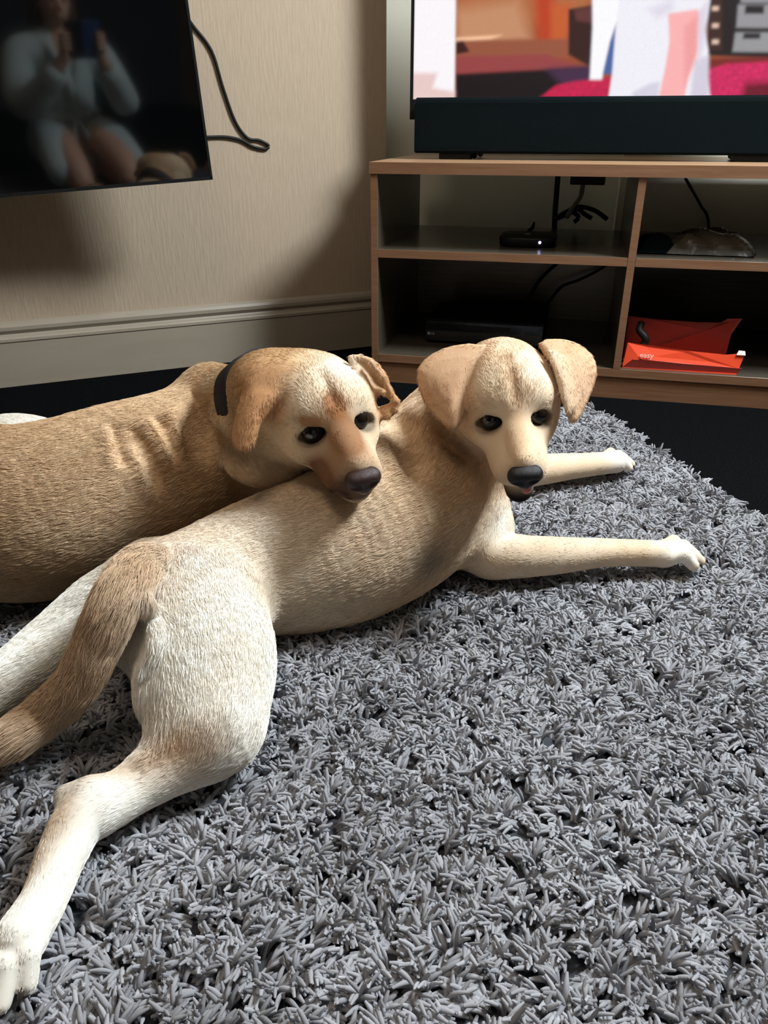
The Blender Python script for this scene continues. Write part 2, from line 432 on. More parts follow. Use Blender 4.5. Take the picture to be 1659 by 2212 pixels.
# ------------------------------------------------------------------ the room
FZ = -0.03
AW = math.radians(23.9)
e1 = np.array([math.cos(AW), math.sin(AW), 0]); n1 = np.array([math.sin(AW), -math.cos(AW), 0])
LW0 = np.array([-1.1355, 2.198, FZ]); LCORN = 1.253
def struct(name, mb, material, parent=None, smooth=False):
    return tag(mb.build(name, material, parent, smooth), kind='structure')
struct('floor', MB().box(-3.4, 2.0, -2.7, 3.6, FZ - 0.06, FZ), M['carpet'])
struct('ceiling', MB().box(-3.4, 2.0, -2.7, 3.6, 2.62, 2.67), M['ceiling'])
# papered wall: local x along the wall, y into the wall, origin at its right-hand end
o = struct('wall_left', MB().box(-3.4, 0, 0, 0.32, FZ, 2.62, 0.008), M['wallpaper'])
CORN = LW0 + e1 * LCORN
o.location = (CORN[0], CORN[1], 0); o.rotation_euler.z = AW
# skirting board with its moulded top
prof = [(0, 0), (-0.018, 0), (-0.018, 0.128), (-0.021, 0.131), (-0.021, 0.139), (-0.018, 0.143), (-0.011, 0.147), (-0.009, 0.151), (-0.012, 0.156),
        (-0.016, 0.162), (-0.016, 0.172), (-0.012, 0.180), (-0.006, 0.185), (0, 0.187)]
o = struct('baseboard_left', MB().prism([(y, z + FZ) for y, z in prof], -3.4, -0.0), M['gloss_white'])
o.location = (CORN[0], CORN[1], 0); o.rotation_euler.z = AW
# recess behind the bench
AB = -math.radians(13.5)
ex = np.array([math.cos(AB), math.sin(AB), 0]); ey = np.array([-math.sin(AB), math.cos(AB), 0])
BO = np.array([0.006, 2.239, FZ])
def Lc(px, py, y):
    P = onplane(px, py, BO + ey * y, ey) - BO
    return float(P @ ex), float(P[2])
o = struct('wall_back', MB().box(-0.75, 1.95, 0.0, 0.1, FZ, 2.62), M['pale_paint'])
p = BO + ey * 0.80; o.location = (p[0], p[1], 0); o.rotation_euler.z = AB
struct('baseboard_back', MB().prism([(y, z + FZ) for y, z in prof], -0.75, 1.95), M['gloss_white']).matrix_world = Matrix.Translation((p[0], p[1], 0)) @ Matrix.Rotation(AB, 4, 'Z')
o = struct('shading_pier', MB().box(0.63, 1.95, -0.16, 0.0, FZ, 2.62), M['pale_paint']); o.location = (p[0], p[1], 0); o.rotation_euler.z = AB  # pier added to keep light out behind the right bay
bpy.context.view_layer.update()
# right wall with the window the daylight comes through
wx, y0, y1, z0, z1 = 1.66, 0.95, 1.77, 1.72, 2.50
struct('wall_right', MB().box(wx, wx + 0.1, -2.7, y0, FZ, 2.62).box(wx, wx + 0.1, y1, 3.6, FZ, 2.62).box(wx, wx + 0.1, y0, y1, FZ, z0).box(wx, wx + 0.1, y0, y1, z1, 2.62), M['wallpaper'])
fr = struct('window_1', MB().box(wx + .03, wx + .08, y0, y0 + .05, z0, z1).box(wx + .03, wx + .08, y1 - .05, y1, z0, z1).box(wx + .03, wx + .08, y0, y1, z0, z0 + .05).box(wx + .03, wx + .08, y0, y1, z1 - .05, z1).box(wx - .05, wx + .09, y0 - .04, y1 + .04, z0 - .03, z0), M['gloss_white'])
glass = mat('glass', (1, 1, 1), 0.0, 0.5); glass.node_tree.nodes['Principled BSDF'].inputs['Transmission Weight'].default_value = 1.0
MB().box(wx + .05, wx + .056, y0 + .05, y1 - .05, z0 + .05, z1 - .05).build('pane', glass, fr)
struct('wall_front', MB().box(-3.4, 1.9, -2.8, -2.7, FZ, 2.62), mat('darkened_wall', (0.03, 0.032, 0.035), 0.8))  # unseen wall, coloured dark so the mirrored room behind stays black
struct('wall_side', MB().box(-3.4, -3.3, -2.7, 3.6, FZ, 2.62), M['wallpaper'])

# ------------------------------------------------------------------ television bench (local x along its front, y backwards)
bench = tag(empty('television_bench', BO, AB), 'low wooden television bench with open shelves in the corner of the room', 'tv bench')
XL, XM0, XM1, XR, D = -0.044, 0.648, 0.668, 1.36, 0.60
def board(name, x0, x1, y0_, y1_, z0_, z1_, strip):
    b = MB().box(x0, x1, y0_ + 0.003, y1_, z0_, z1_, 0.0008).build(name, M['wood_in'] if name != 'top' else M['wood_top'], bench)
    MB().box(x0 + (0.0005 if strip else 0), x1 - 0.0005, y0_, y0_ + 0.0035, z0_ + 0.0003, z1_ - 0.0003).build('edge_strip', M['wood'], b)
    return b
board('top', XL - 0.003, XR + 0.003, -0.004, D, 0.574, 0.603, 1)
board('side_panel', XL, XL + 0.02, 0, D, 0, 0.574, 1)
board('side_panel', XR - 0.02, XR, 0, D, 0, 0.574, 1)
board('divider', XM0, XM1, 0.001, D, 0.085, 0.574, 1)
board('shelf', XL + 0.02, XM0, 0.001, D, 0.359, 0.381, 1)
board('shelf', XM1, XR - 0.02, 0.001, D, 0.359, 0.381, 1)
board('bottom_shelf', XL + 0.02, XR - 0.02, 0.001, D, 0.062, 0.085, 1)
MB().box(XL + 0.02, XR - 0.02, 0.006, 0.024, 0.0, 0.061).build('plinth', M['wood'], bench)
MB().box(XL + 0.02, XR - 0.02, D - 0.006, D - 0.001, 0.085, 0.359).build('shade_panel', M['wood_in'], bench)  # added dark sheet standing for the shade in the lower bays

def inbench(o, x, y, z): 
    p = BO + ex * x + ey * y + np.array([0, 0, z]); o.location = p; o.rotation_euler.z = AB; return o
# ---- television standing on the bench
TVX0, TVY, TVW, TVH, TVB = 0.0, 0.30, 1.115, 0.655, 0.705
tv = inbench(empty('television'), TVX0, TVY, TVB); tag(tv, 'switched-on flat television showing a person in a white shirt, on the wooden bench', 'television')
MB().box(0, TVW, 0.0, 0.045, 0, TVH, 0.003).build('casing', M['black_plastic'], tv)
MB().box(0, 0.009, -0.004, 0.002, 0, TVH).box(TVW - 0.009, TVW, -0.004, 0.002, 0, TVH).box(0.009, TVW - 0.009, -0.004, 0.002, 0, 0.052).box(0.009, TVW - 0.009, -0.004, 0.002, TVH - 0.012, TVH).build('bezel', M['black_plastic'], tv)
for fx in (0.2, TVW - 0.2):
    MB().tube([(fx, 0.02, 0.01), (fx, 0.02, -0.06), (fx, 0.10, -TVB + 0.612)], 0.009).tube([(fx, 0.02, 0.01), (fx, 0.02, -0.06), (fx, -0.05, -TVB + 0.612)], 0.009).build('foot', M['black_plastic'], tv)
# the picture: painted per vertex on a fine flat grid, it emits
SX0, SX1, SZ0, SZ1 = 0.009, TVW - 0.009, 0.040, TVH - 0.012
NX, NZ = 560, 320
gx, gz = np.meshgrid(np.linspace(SX0, SX1, NX), np.linspace(SZ0, SZ1, NZ), indexing='ij')
def scr(px, py):
    x, z = Lc(px, py, TVY); return x - TVX0, z - TVB
def spoly(pts, soft=0.002):
    """soft mask of a polygon given by points on the screen"""
    P = np.array([scr(*p) for p in pts]); x, z = gx, gz
    inside = np.zeros(x.shape, bool); dist = np.full(x.shape, 9.0)
    for i in range(len(P)):
        (x1, z1), (x2, z2) = P[i], P[(i + 1) % len(P)]
        with np.errstate(divide='ignore', invalid='ignore'):
            c = ((z1 > z) != (z2 > z)) & (x < (x2 - x1) * (z - z1) / (z2 - z1 + 1e-12) + x1)
        inside ^= c
        dx, dz = x2 - x1, z2 - z1; h = np.clip(((x - x1) * dx + (z - z1) * dz) / (dx * dx + dz * dz + 1e-12), 0, 1)
        dist = np.minimum(dist, np.hypot(x - x1 - h * dx, z - z1 - h * dz))
    return np.clip(0.5 + np.where(inside, dist, -dist) / soft, 0, 1)
def lin(r, g, b): return np.array([((v / 255 + 0.055) / 1.055) ** 2.4 if v > 10 else v / 255 / 12.92 for v in (r, g, b)])
img = np.zeros((NX, NZ, 3)); img[:] = lin(150, 75, 45)
def paint(pts, col, soft=0.003, f=1.0):
    m = spoly(pts, soft)[..., None] * f; img[:] = img * (1 - m) + lin(*col) * m
rs = np.random.RandomState(4)
paint([(980, -400), (1280, -400), (1280, 60), (980, 60)], (176, 104, 62), 0.05)
paint([(985, 20), (1120, 0), (1150, 90), (985, 110)], (196, 140, 104), 0.04)
paint([(1150, -60), (1190, -60), (1215, 120), (1165, 120)], (186, 62, 30), 0.03)
paint([(1190, 10), (1232, 10), (1225, 108), (1190, 108)], (196, 92, 44), 0.02)
paint([(985, 82), (1085, 76), (1062, 84), (985, 92)], (255, 205, 165), 0.006)
paint([(985, 88), (1230, 84), (1230, 125), (985, 125)], (150, 84, 60), 0.008)
paint([(985, 122), (1180, 118), (1270, 150), (985, 162)], (150, 66, 66), 0.006)
paint([(985, 92), (1000, 88), (1015, 112), (985, 118)], (60, 22, 18), 0.004)
paint([(1228, 20), (1285, 10), (1285, 150), (1228, 118)], (52, 24, 20), 0.004)
paint([(1240, 22), (1280, 14), (1280, 50), (1245, 45)], (96, 50, 48), 0.006)
paint([(985, 160), (1280, 145), (1270, 215), (985, 215)], (22, 10, 14), 0.008)
paint([(1180, 150), (1290, 140), (1270, 185), (1220, 190)], (66, 40, 70), 0.02)
paint([(1165, 212), (1200, 185), (1240, 176), (1330, 165), (1330, 215)], (196, 28, 74), 0.006)
paint([(1275, -400), (1345, -400), (1342, 20), (1318, 90), (1300, 172), (1274, 172), (1280, 60)], (250, 250, 255), 0.005)
paint([(1335, 40), (1325, 160), (1302, 160), (1318, 90)], (72, 100, 160), 0.004)
# right-hand side of the picture
paint([(1530, -400), (1800, -400), (1800, 130), (1528, 120)], (30, 18, 20), 0.006)
paint([(1530, -20), (1560, -20), (1560, 110), (1532, 110)], (60, 34, 28), 0.006)
for yy in (18, 55, 90):
    paint([(1538, yy - 4), (1552, yy - 4), (1552, yy + 5), (1538, yy + 5)], (235, 200, 180), 0.004)
paint([(1600, -80), (1800, -80), (1800, 6), (1600, 6)], (150, 150, 155), 0.005)
paint([(1594, 10), (1800, 10), (1800, 62), (1590, 60)], (150, 148, 152), 0.005)
paint([(1588, 70), (1800, 70), (1800, 114), (1582, 112)], (150, 150, 152), 0.005)
paint([(1610, 12), (1650, 12), (1650, 30), (1608, 30)], (34, 26, 28), 0.004)
paint([(1606, 72), (1642, 72), (1642, 84), (1604, 84)], (34, 26, 28), 0.004)
paint([(1524, 128), (1800, 118), (1800, 150), (1524, 150)], (120, 36, 30), 0.006)
paint([(1520, 152), (1570, 138), (1800, 126), (1800, 215), (1530, 215)], (205, 36, 92), 0.006)
paint([(1610, 180), (1800, 165), (1800, 215), (1600, 215)], (110, 10, 36), 0.02)
gr = spoly([(1165, 212), (1200, 185), (1240, 176), (1330, 165), (1330, 215)], 0.004) + spoly([(1520, 152), (1570, 138), (1800, 126), (1800, 215), (1530, 215)], 0.004)
img *= (1 + (gr * rs.normal(0, 0.28, (NX, NZ)))[..., None])
# the white shirt and the arm
shirt = [(1350, -400), (1560, -400), (1534, 0), (1528, 40), (1522, 62), (1530, 110), (1527, 165), (1535, 215), (1314, 215), (1322, 160), (1330, 60), (1338, 0)]
paint(shirt, (240, 238, 246), 0.003)
paint([(1400, 20), (1450, 0), (1455, 20), (1420, 40)], (222, 218, 232), 0.02)
paint([(1365, 200), (1400, 182), (1425, 176), (1420, 215), (1370, 215)], (214, 210, 226), 0.008)
paint([(1500, 130), (1530, 120), (1530, 215), (1490, 215)], (212, 206, 222), 0.012)
paint([(1505, 30), (1530, 0), (1522, 90), (1510, 140)], (220, 214, 230), 0.012)
paint([(1443, 30), (1508, 20), (1505, 110), (1485, 170), (1478, 215), (1422, 215), (1436, 150), (1446, 90)], (250, 178, 178), 0.005)
paint([(1478, 60), (1508, 30), (1505, 120), (1478, 190)], (240, 160, 160), 0.015)
# the bright doorway on the left of the picture
paint([(880, -400), (990, -400), (982, 215), (880, 215)], (250, 246, 250), 0.004)
paint([(880, 158), (945, 158), (935, 190), (982, 198), (981, 215), (880, 215)], (232, 202, 198), 0.012)
for _ in range(3):
    for ax in (0, 1): img = (img + np.roll(img, 1, ax) + np.roll(img, -1, ax)) / 3
img = np.clip(img * (1 + rs.normal(0, .02, (NX, NZ, 1))), 0, 2)
V = np.stack([gx.ravel(), np.full(gx.size, -0.0025), gz.ravel()], 1)
i, j = np.meshgrid(np.arange(NX - 1), np.arange(NZ - 1), indexing='ij'); a = (i * NZ + j).ravel()
Q = np.stack([a, a + NZ, a + NZ + 1, a + 1], 1)
me = bpy.data.meshes.new('screen'); me.vertices.add(len(V)); me.vertices.foreach_set('co', V.astype(np.float32).ravel())
me.loops.add(Q.size); me.loops.foreach_set('vertex_index', Q.ravel().astype(np.int32)); me.polygons.add(len(Q)); me.polygons.foreach_set('loop_start', np.arange(0, Q.size, 4, dtype=np.int32)); me.update(calc_edges=True)
ms = mat('lit_screen', (0.01, 0.01, 0.01), 0.3, 0.4); N_, L_, b_ = nodes(ms)
at = N_.new('ShaderNodeAttribute'); at.attribute_name = 'picture'; L_.new(at.outputs['Color'], b_.inputs['Emission Color']); b_.inputs['Emission Strength'].default_value = 1.0
o = link_mesh('screen', me, ms, tv); set_color(o, img.reshape(-1, 3), 'picture')

# ---- soundbar in front of it
sb = inbench(empty('soundbar'), 0.034, 0.20, 0.603); tag(sb, 'long black soundbar in front of the switched-on television', 'soundbar')
prof_s = [(0.0, 0.022), (0.004, 0.016), (0.075, 0.016), (0.085, 0.022), (0.085, 0.150), (0.078, 0.156), (0.012, 0.156), (0.003, 0.150), (0, 0.142)]
MB().prism(prof_s, 0.003, 0.997).build('body', M['fabric_black'], sb)
for x0 in (0, 0.996): MB().prism([(y * 0.98 + 0.001, (z - 0.08) * 0.97 + 0.08) for y, z in prof_s], x0, x0 + 0.004).build('end_cap', M['black_plastic'], sb)
for x0 in (0.07, 0.86): MB().box(x0, x0 + 0.09, 0.012, 0.07, 0.0, 0.017, 0.003).build('foot', M['black_plastic'], sb)

# ---- set-top box on the upper left shelf, with its small light
def rr(w, d, r, n=8):
    out = []
    for cx, cy, a0 in ((w - r, d - r, 0), (r, d - r, 90), (r, r, 180), (w - r, r, 270)):
        for k in range(n + 1):
            a = math.radians(a0 + 90 * k / n); out.append((cx + r * math.cos(a), cy + r * math.sin(a)))
    return out
def slab(mb, outline, layers):
    """layers: (z, inset) stack of the outline"""
    cx = sum(p[0] for p in outline) / len(outline); cy = sum(p[1] for p in outline) / len(outline)
    mx = max(p[0] for p in outline) - cx; my = max(p[1] for p in outline) - cy
    rings = [[mb.bm.verts.new((cx + (x - cx) * (1 - ins / mx), cy + (y - cy) * (1 - ins / my), z)) for x, y in outline] for z, ins in layers]
    n = len(outline)
    for r0, r1 in zip(rings[:-1], rings[1:]):
        for k in range(n): mb.bm.faces.new((r0[k], r0[(k + 1) % n], r1[(k + 1) % n], r1[k]))
    mb.bm.faces.new(rings[0][::-1]); mb.bm.faces.new(rings[-1]); return mb
x0, zz = Lc(1066, 513, 0.12)
box = inbench(empty('set_top_box'), 0.295, 0.12, 0.381); tag(box, 'small flat black set-top box with a lit blue dot, on the upper shelf', 'set-top box')
slab(MB(), rr(0.162, 0.162, 0.045), [(0.002, 0.006), (0.004, 0.002), (0.022, 0.0), (0.026, 0.0015), (0.028, 0.006)]).build('casing', M['black_plastic'], box, True)
slab(MB(), rr(0.03, 0.03, 0.0149), [(0.0275, 0), (0.0284, 0.002)]).build('emblem', M['black_gloss'], box).location = (0.066, 0.066, 0)
led = mat('led', (0.1, 0.1, 0.5)); led.node_tree.nodes['Principled BSDF'].inputs['Emission Color'].default_value = (0.55, 0.5, 1, 1); led.node_tree.nodes['Principled BSDF'].inputs['Emission Strength'].default_value = 4.0
MB().tube([(0.118, 0.004, 0.016), (0.118, -0.003, 0.016)], 0.0038, 14).build('status_light', led, box)
MB().tube([(0.07, 0.17, 0.02), (0.085, 0.19, 0.035), (0.088, 0.19, 0.05)], [0.006, 0.006, 0.003]).build('plug', M['cable_black'], box)
# ---- black recorder on the lower left shelf
rec = inbench(empty('disc_recorder'), 0.085, 0.17, 0.085); tag(rec, 'wide black disc recorder in the dark on the lower left shelf', 'disc recorder')
MB().box(0, 0.36, 0, 0.27, 0.006, 0.072, 0.003).build('casing', M['black_plastic'], rec)
MB().box(0.002, 0.358, -0.006, 0.002, 0.008, 0.070, 0.002).build('front_panel', M['black_gloss'], rec)
MB().box(0.12, 0.26, -0.0075, -0.005, 0.045, 0.060, 0.001).build('disc_tray', M['black_plastic'], rec)
for fx in (0.03, 0.33):
    for fy in (0.03, 0.24): MB().tube([(fx, fy, 0), (fx, fy, 0.007)], 0.012).build('foot', M['cable_black'], rec)
mlg = mat('silver_print', (0.35, 0.35, 0.37), 0.4)
def text(name, s, size, material, parent, loc, rot=(math.pi / 2, 0, 0), shear=0.0):
    c = bpy.data.curves.new(name, 'FONT'); c.body = s; c.size = size; c.extrude = 0.0003; c.shear = shear
    c.resolution_u = 3
    t = bpy.data.objects.new(name, c); COL.objects.link(t); bpy.context.view_layer.update()
    me = bpy.data.meshes.new_from_object(t.evaluated_get(bpy.context.evaluated_depsgraph_get())); bpy.data.objects.remove(t); bpy.data.curves.remove(c)
    o = link_mesh(name, me, None, parent); me.materials.clear(); me.materials.append(material); o.location = loc; o.rotation_euler = rot; return o
MB().tube([(0.012, -0.0065, 0.03), (0.012, -0.0055, 0.03)], 0.004, 16).build('emblem', mlg, rec)
text('lettering', 'LG', 0.010, mlg, rec, (0.018, -0.0065, 0.0265))

# ---- orange carton on the lower right shelf
ob = inbench(empty('orange_carton'), 0.668, 0.02, 0.085); tag(ob, 'torn open orange carton lying on the lower right shelf of the bench', 'carton')
def plate(pts, th, material, name, parent, seg=1):
    mb = MB(); P = [Vector(p) for p in pts]; n = (P[1] - P[0]).cross(P[2] - P[0]).normalized() * th
    a = [mb.bm.verts.new(p) for p in P]; b = [mb.bm.verts.new(p + n) for p in P]; k = len(P)
    mb.bm.faces.new(a); mb.bm.faces.new(b[::-1])
    for i_ in range(k): mb.bm.faces.new((a[i_], b[i_], b[(i_ + 1) % k], a[(i_ + 1) % k]))
    return mb.build(name, material, parent)
plate([(0.006, 0.0, 0.002), (0.03, -0.004, 0.026), (0.315, 0.0, 0.018), (0.305, 0.004, 0.0), (0.15, 0.002, 0.0)], 0.002, M['orange_dark'], 'lower_face', ob)
plate([(0.006, 0.0, 0.002), (0.012, 0.012, 0.068), (0.08, 0.008, 0.064), (0.17, 0.006, 0.056), (0.27, 0.008, 0.051), (0.318, 0.010, 0.058), (0.308, 0.002, 0.017), (0.17, -0.002, 0.022), (0.05, -0.004, 0.028)], 0.002, M['orange'], 'front_face', ob)
plate([(0.012, 0.10, 0.001), (0.012, 0.12, 0.118), (0.1, 0.12, 0.112), (0.2, 0.12, 0.110), (0.26, 0.12, 0.112), (0.275, 0.11, 0.126), (0.31, 0.10, 0.130), (0.29, 0.10, 0.085), (0.285, 0.10, 0.001)], 0.002, M['orange_dark'], 'back_face', ob)
plate([(0.006, 0.0, 0.0), (0.305, 0.0, 0.0), (0.285, 0.10, 0.0), (0.012, 0.10, 0.0)], 0.002, M['orange'], 'base', ob)
plate([(0.295, 0.006, 0.052), (0.318, 0.006, 0.052), (0.316, 0.012, 0.062), (0.300, 0.012, 0.063)], 0.002, M['white_print'], 'torn_edge', ob)
text('lettering', 'easy', 0.021, M['white_print'], ob, (0.047, -0.0055, 0.034), (math.radians(78), math.radians(2), 0))
tag(MB().tube(catmull([tuple(BO + ex * (0.712 + dx) + ey * dy + np.array([0, 0, dz + 0.087])) for dx, dy, dz in
    ((0.0, 0.08, 0.11), (-0.004, 0.06, 0.095), (0.012, 0.05, 0.08), (0.016, 0.05, 0.068), (0.008, 0.05, 0.05), (0.005, 0.05, 0.01))]), 0.010).build('strap', M['cable_black'], None, True), 'dark strap lying over the orange carton', 'strap')

# ---- crumpled plastic bag on the upper right shelf
rng0 = np.random.RandomState(7)
def crumple(name, w, d, h, n, material, amp):
    mb = MB(); rows = []
    u = np.linspace(-1, 1, n)
    ph = rng0.rand(8, 3) * 6.28; fr_ = rng0.uniform(2, 7, (8, 2))
    for side in (1, 0):
        grid = []
        for i_ in range(n):
            row = []
            for j_ in range(n):
                x, y = u[i_], u[j_]; r = max(abs(x), abs(y))
                z = h * (1 - r ** 3) * side + 0.002
                cr = sum(abs(math.sin(fr_[k, 0] * x + fr_[k, 1] * y + ph[k, 0])) for k in range(8)) / 8 - 0.6
                row.append(mb.bm.verts.new((x * w / 2 * (1 + 0.08 * math.sin(3 * y + 1)), y * d / 2, max(0.001, z + cr * amp * side * (1.1 - r)))))
            grid.append(row)
        for i_ in range(n - 1):
            for j_ in range(n - 1): mb.bm.faces.new((grid[i_][j_], grid[i_ + 1][j_], grid[i_ + 1][j_ + 1], grid[i_][j_ + 1]))
    bmesh.ops.remove_doubles(mb.bm, verts=mb.bm.verts, dist=0.0015)
    return mb.build(name, material)
bg = crumple('plastic_bag', 0.24, 0.16, 0.05, 22, M['plastic_bag'], 0.05)
tag(inbench(bg, 0.86, 0.16, 0.382), 'crumpled clear plastic bag on the upper right shelf of the bench', 'bag')
pb = crumple('dark_lump', 0.11, 0.16, 0.038, 12, M['fabric_black'], 0.02)  # lump added to fill the dark area beside the divider
tag(inbench(pb, 0.725, 0.16, 0.382), 'dark lump standing in for the dark area beside the divider on the upper right shelf', 'dark_lump')

# ---- cables behind and on the shelves
def bl(px, py, y):
    x, z = Lc(px, py, y); return tuple(BO + ex * x + ey * y + np.array([0, 0, z]))
def cable(name, pts, r, material, label, cat='cable', n=8):
    return tag(MB().tube(catmull(pts, 6), r, n).build(name, material, None, True), label, cat)
cable('cable', [bl(1480, 384, .62), bl(1498, 415, .62), bl(1515, 445, .62), bl(1530, 476, .62), bl(1530, 560, .62)], 0.0045, M['cable_black'], 'thin dark cable slanting down behind the right bay of the bench')
cable('cable_trunking', [bl(1207, 360, .64), bl(1202, 420, .64), bl(1198, 480, .64), bl(1198, 560, .64)], 0.009, M['cable_black'], 'dark straight cable hanging behind the set-top box', 'cable')
cable('cable', [bl(1262, 384, .62), bl(1258, 405, .62), bl(1254, 425, .60), bl(1240, 445, .56), bl(1225, 468, .5)], 0.008, M['cable_grey'], 'grey cable dangling from the dark plug above the upper left shelf')
k = tag(MB().box(-0.055, 0.055, -0.03, 0.03, -0.02, 0.02, 0.004).build('plug_block', M['cable_black']), 'dark power plug block hanging behind the bench under its top', 'plug')
x_, z_ = Lc(1270, 384, .62); inbench(k, x_, .62, z_)
for n_, (pts_, lab) in enumerate([
    ([(1195, 477), (1215, 462), (1250, 447), (1285, 455), (1312, 474)], 'dark cable arching over the back edge of the upper left shelf'),
    ([(1198, 474), (1228, 462), (1248, 452), (1262, 462), (1278, 472)], 'short dark cable curled under the arching cable behind the set-top box'),
    ([(1205, 472), (1222, 458), (1240, 460), (1250, 470), (1240, 480)], 'looped dark cable nearest the set-top box on the back of the shelf')]):
    cable('cable', [bl(a_, b_, .56) for a_, b_ in pts_], 0.007, M['cable_black'], lab)
cable('cable', [bl(1215, 560, .58), bl(1196, 575, .5), bl(1170, 600, .47), bl(1150, 630, .45), tuple(BO + ex * .36 + ey * .43 + np.array([0, 0, .13]))], 0.006, M['cable_black'], 'dark cable running down to the disc recorder')
cable('cable', [bl(1330, 560, .59), bl(1290, 585, .55), bl(1250, 605, .52), bl(1215, 618, .50), bl(1195, 640, .47), tuple(BO + ex * .41 + ey * .43 + np.array([0, 0, .12]))], 0.005, M['cable_black'], 'faint dark cable to the right of the recorder cable on the lower shelf')

# ------------------------------------------------------------------ switched-off television hung on the papered wall
def tvray(px, py): return W(px, py, 1.0) - np.array([0, 0, CAMZ])
nn = -tvray(182, 85); nn /= np.linalg.norm(nn)
N1 = np.cross(tvray(0, 427), tvray(460, 388)); d1 = np.cross(nn, N1); d1 /= np.linalg.norm(d1); d1 *= np.sign(d1[0])
d2 = np.cross(nn, d1); d2 *= np.sign(d2[2])
wallp = onplane(460, 388, CORN, n1)
pc = np.array([0, 0, CAMZ]) + (wallp - np.array([0, 0, CAMZ])) * 0.88
wt = tag(empty('wall_television', pc), 'switched-off black television hung on the papered wall, tilted down', 'television')
mw = Matrix([[d1[0], -nn[0], d2[0], 0], [d1[1], -nn[1], d2[1], 0], [d1[2], -nn[2], d2[2], 0], [0, 0, 0, 1]])
if mw.determinant() < 0: print('FLIP')
wt.matrix_world = Matrix.Translation(pc) @ mw
MB().box(-1.0, 0, 0.004, 0.035, 0, 0.60, 0.002).build('casing', M['black_plastic'], wt)
MB().box(-1.0, 0, 0.0, 0.006, 0, 0.008).box(-0.006, 0, 0.0, 0.006, 0, 0.6).box(-1.0, -0.994, 0.0, 0.006, 0, 0.6).box(-1.0, 0, 0.0, 0.006, 0.594, 0.6).build('bezel', M['black_plastic'], wt)
mscr = mat('dark_screen', (0.0015, 0.0017, 0.002), 0.05, 0.7); mscr.node_tree.nodes['Principled BSDF'].inputs['IOR'].default_value = 1.75
MB().box(-0.994, -0.006, 0.0015, 0.0045, 0.008, 0.594).build('screen', mscr, wt)
MB().box(-0.65, -0.35, 0.035, 0.075, 0.2, 0.45, 0.004).build('wall_bracket', M['black_plastic'], wt)
def wl(px, py, off=0.006): return tuple(onplane(px, py, CORN + n1 * off, n1))
cable('cable', [wl(250, 60, .10), wl(330, 30, .05), wl(395, 36, .015), wl(422, 62), wl(458, 112), wl(482, 190), wl(508, 262), wl(535, 298), wl(560, 303), wl(580, 314), wl(573, 322), wl(545, 316), wl(522, 303), wl(490, 296), wl(455, 296), wl(420, 297, .012), wl(350, 300, .05), wl(270, 290, .10)], 0.0042, M['cable_black'], 'thin black cable looping out from behind the switched-off television', n=10)
# ------------------------------------------------------------------ the two dogs
CREAM, WHITE, TAN, GOLD = (0.72, 0.56, 0.39), (0.82, 0.79, 0.71), (0.55, 0.345, 0.20), (0.60, 0.42, 0.25)
HEADCOL = (0.74, 0.58, 0.41)

def EYER(q):
    a = np.array([q * .76, -.56, -.42]); a /= np.linalg.norm(a); b = np.cross((0, 0, 1.0), a) * q; b /= np.linalg.norm(b); c = np.cross(a, b)
    return np.stack([a, b, c], 1)
def add_head(B, T, R, s, jaw=0.0, col=HEADCOL, earcol=TAN):
    """head in its own frame: x to the dog's right, y to the nose, z up"""
    B.xf = (np.array(T), np.array(R), s); B.col = col
    back = (0, -1, 0.15)
    B.hair = 0.65
    B.el((0, -0.015, -0.002), (0.062, 0.070, 0.054), k=0.03, flow=back)
    B.el((0, 0.020, 0.012), (0.052, 0.050, 0.042), k=0.02, flow=back)
    for q in (1, -1):
        B.el((q * 0.028, 0.036, 0.021), (0.022, 0.023, 0.018), k=0.018, flow=(q * .5, -1, .3), hair=.5)      # brow
        B.el((q * 0.040, 0.012, -0.022), (0.030, 0.048, 0.038), k=0.025, flow=(q * .3, -1, -.3), hair=.5)       # cheek
        B.el((q * 0.034, 0.056, -0.018), (0.020, 0.030, 0.020), k=0.02, flow=(q * .3, -1, -.2), hair=.45)      # under the eye
        B.rc((q * 0.014, 0.076, -0.026), (q * 0.0150, 0.120, -0.029), 0.0235, 0.0190, k=0.014, flow=(q * .2, -1, -.4), hair=.42)  # flews
        B.el((q * 0.022, 0.090, -0.042), (0.014, 0.032, 0.019), k=0.014, flow=(q * .2, -1, -.6), hair=.42)
    B.rc((0, 0.050, 0.004), (0, 0.132, -0.004), 0.0235, 0.0155, k=0.020, flow=back, hair=.42)                 # bridge
    B.rc((0, 0.060, -0.022), (0, 0.120, -0.022), 0.031, 0.024, k=0.018, flow=back, hair=.42)
    B.rc((0, 0.010, -0.050 - jaw * .2), (0, 0.119, -0.052 - jaw), 0.032, 0.0190, k=0.012, flow=back, hair=.45)  # lower jaw
    B.rc((0, -0.05, -0.035), (0, 0.03, -0.045), 0.052, 0.036, k=0.03, flow=back, hair=.7)                    # throat
    # grooves: furrow between the brows, mouth line, eye sockets, philtrum
    B.rc((0, 0.010, 0.062), (0, 0.062, 0.042), 0.003, 0.003, k=0.012, sub=True)
    for q in (1, -1):
        B.rc((q * 0.0405, 0.066, -0.053), (q * 0.024, 0.130, -0.050), 0.0016, 0.0016, k=0.006, sub=True)
        B.el((q * 0.0345, 0.0685, 0.005), (0.0205, 0.0180, 0.0098), R=EYER(q), k=0.003, sub=True)
    B.rc((0, 0.160, -0.022), (0, 0.150, -0.046), 0.0016, 0.0016, k=0.006, sub=True)
    B.xf = None; B.hair = 1.0
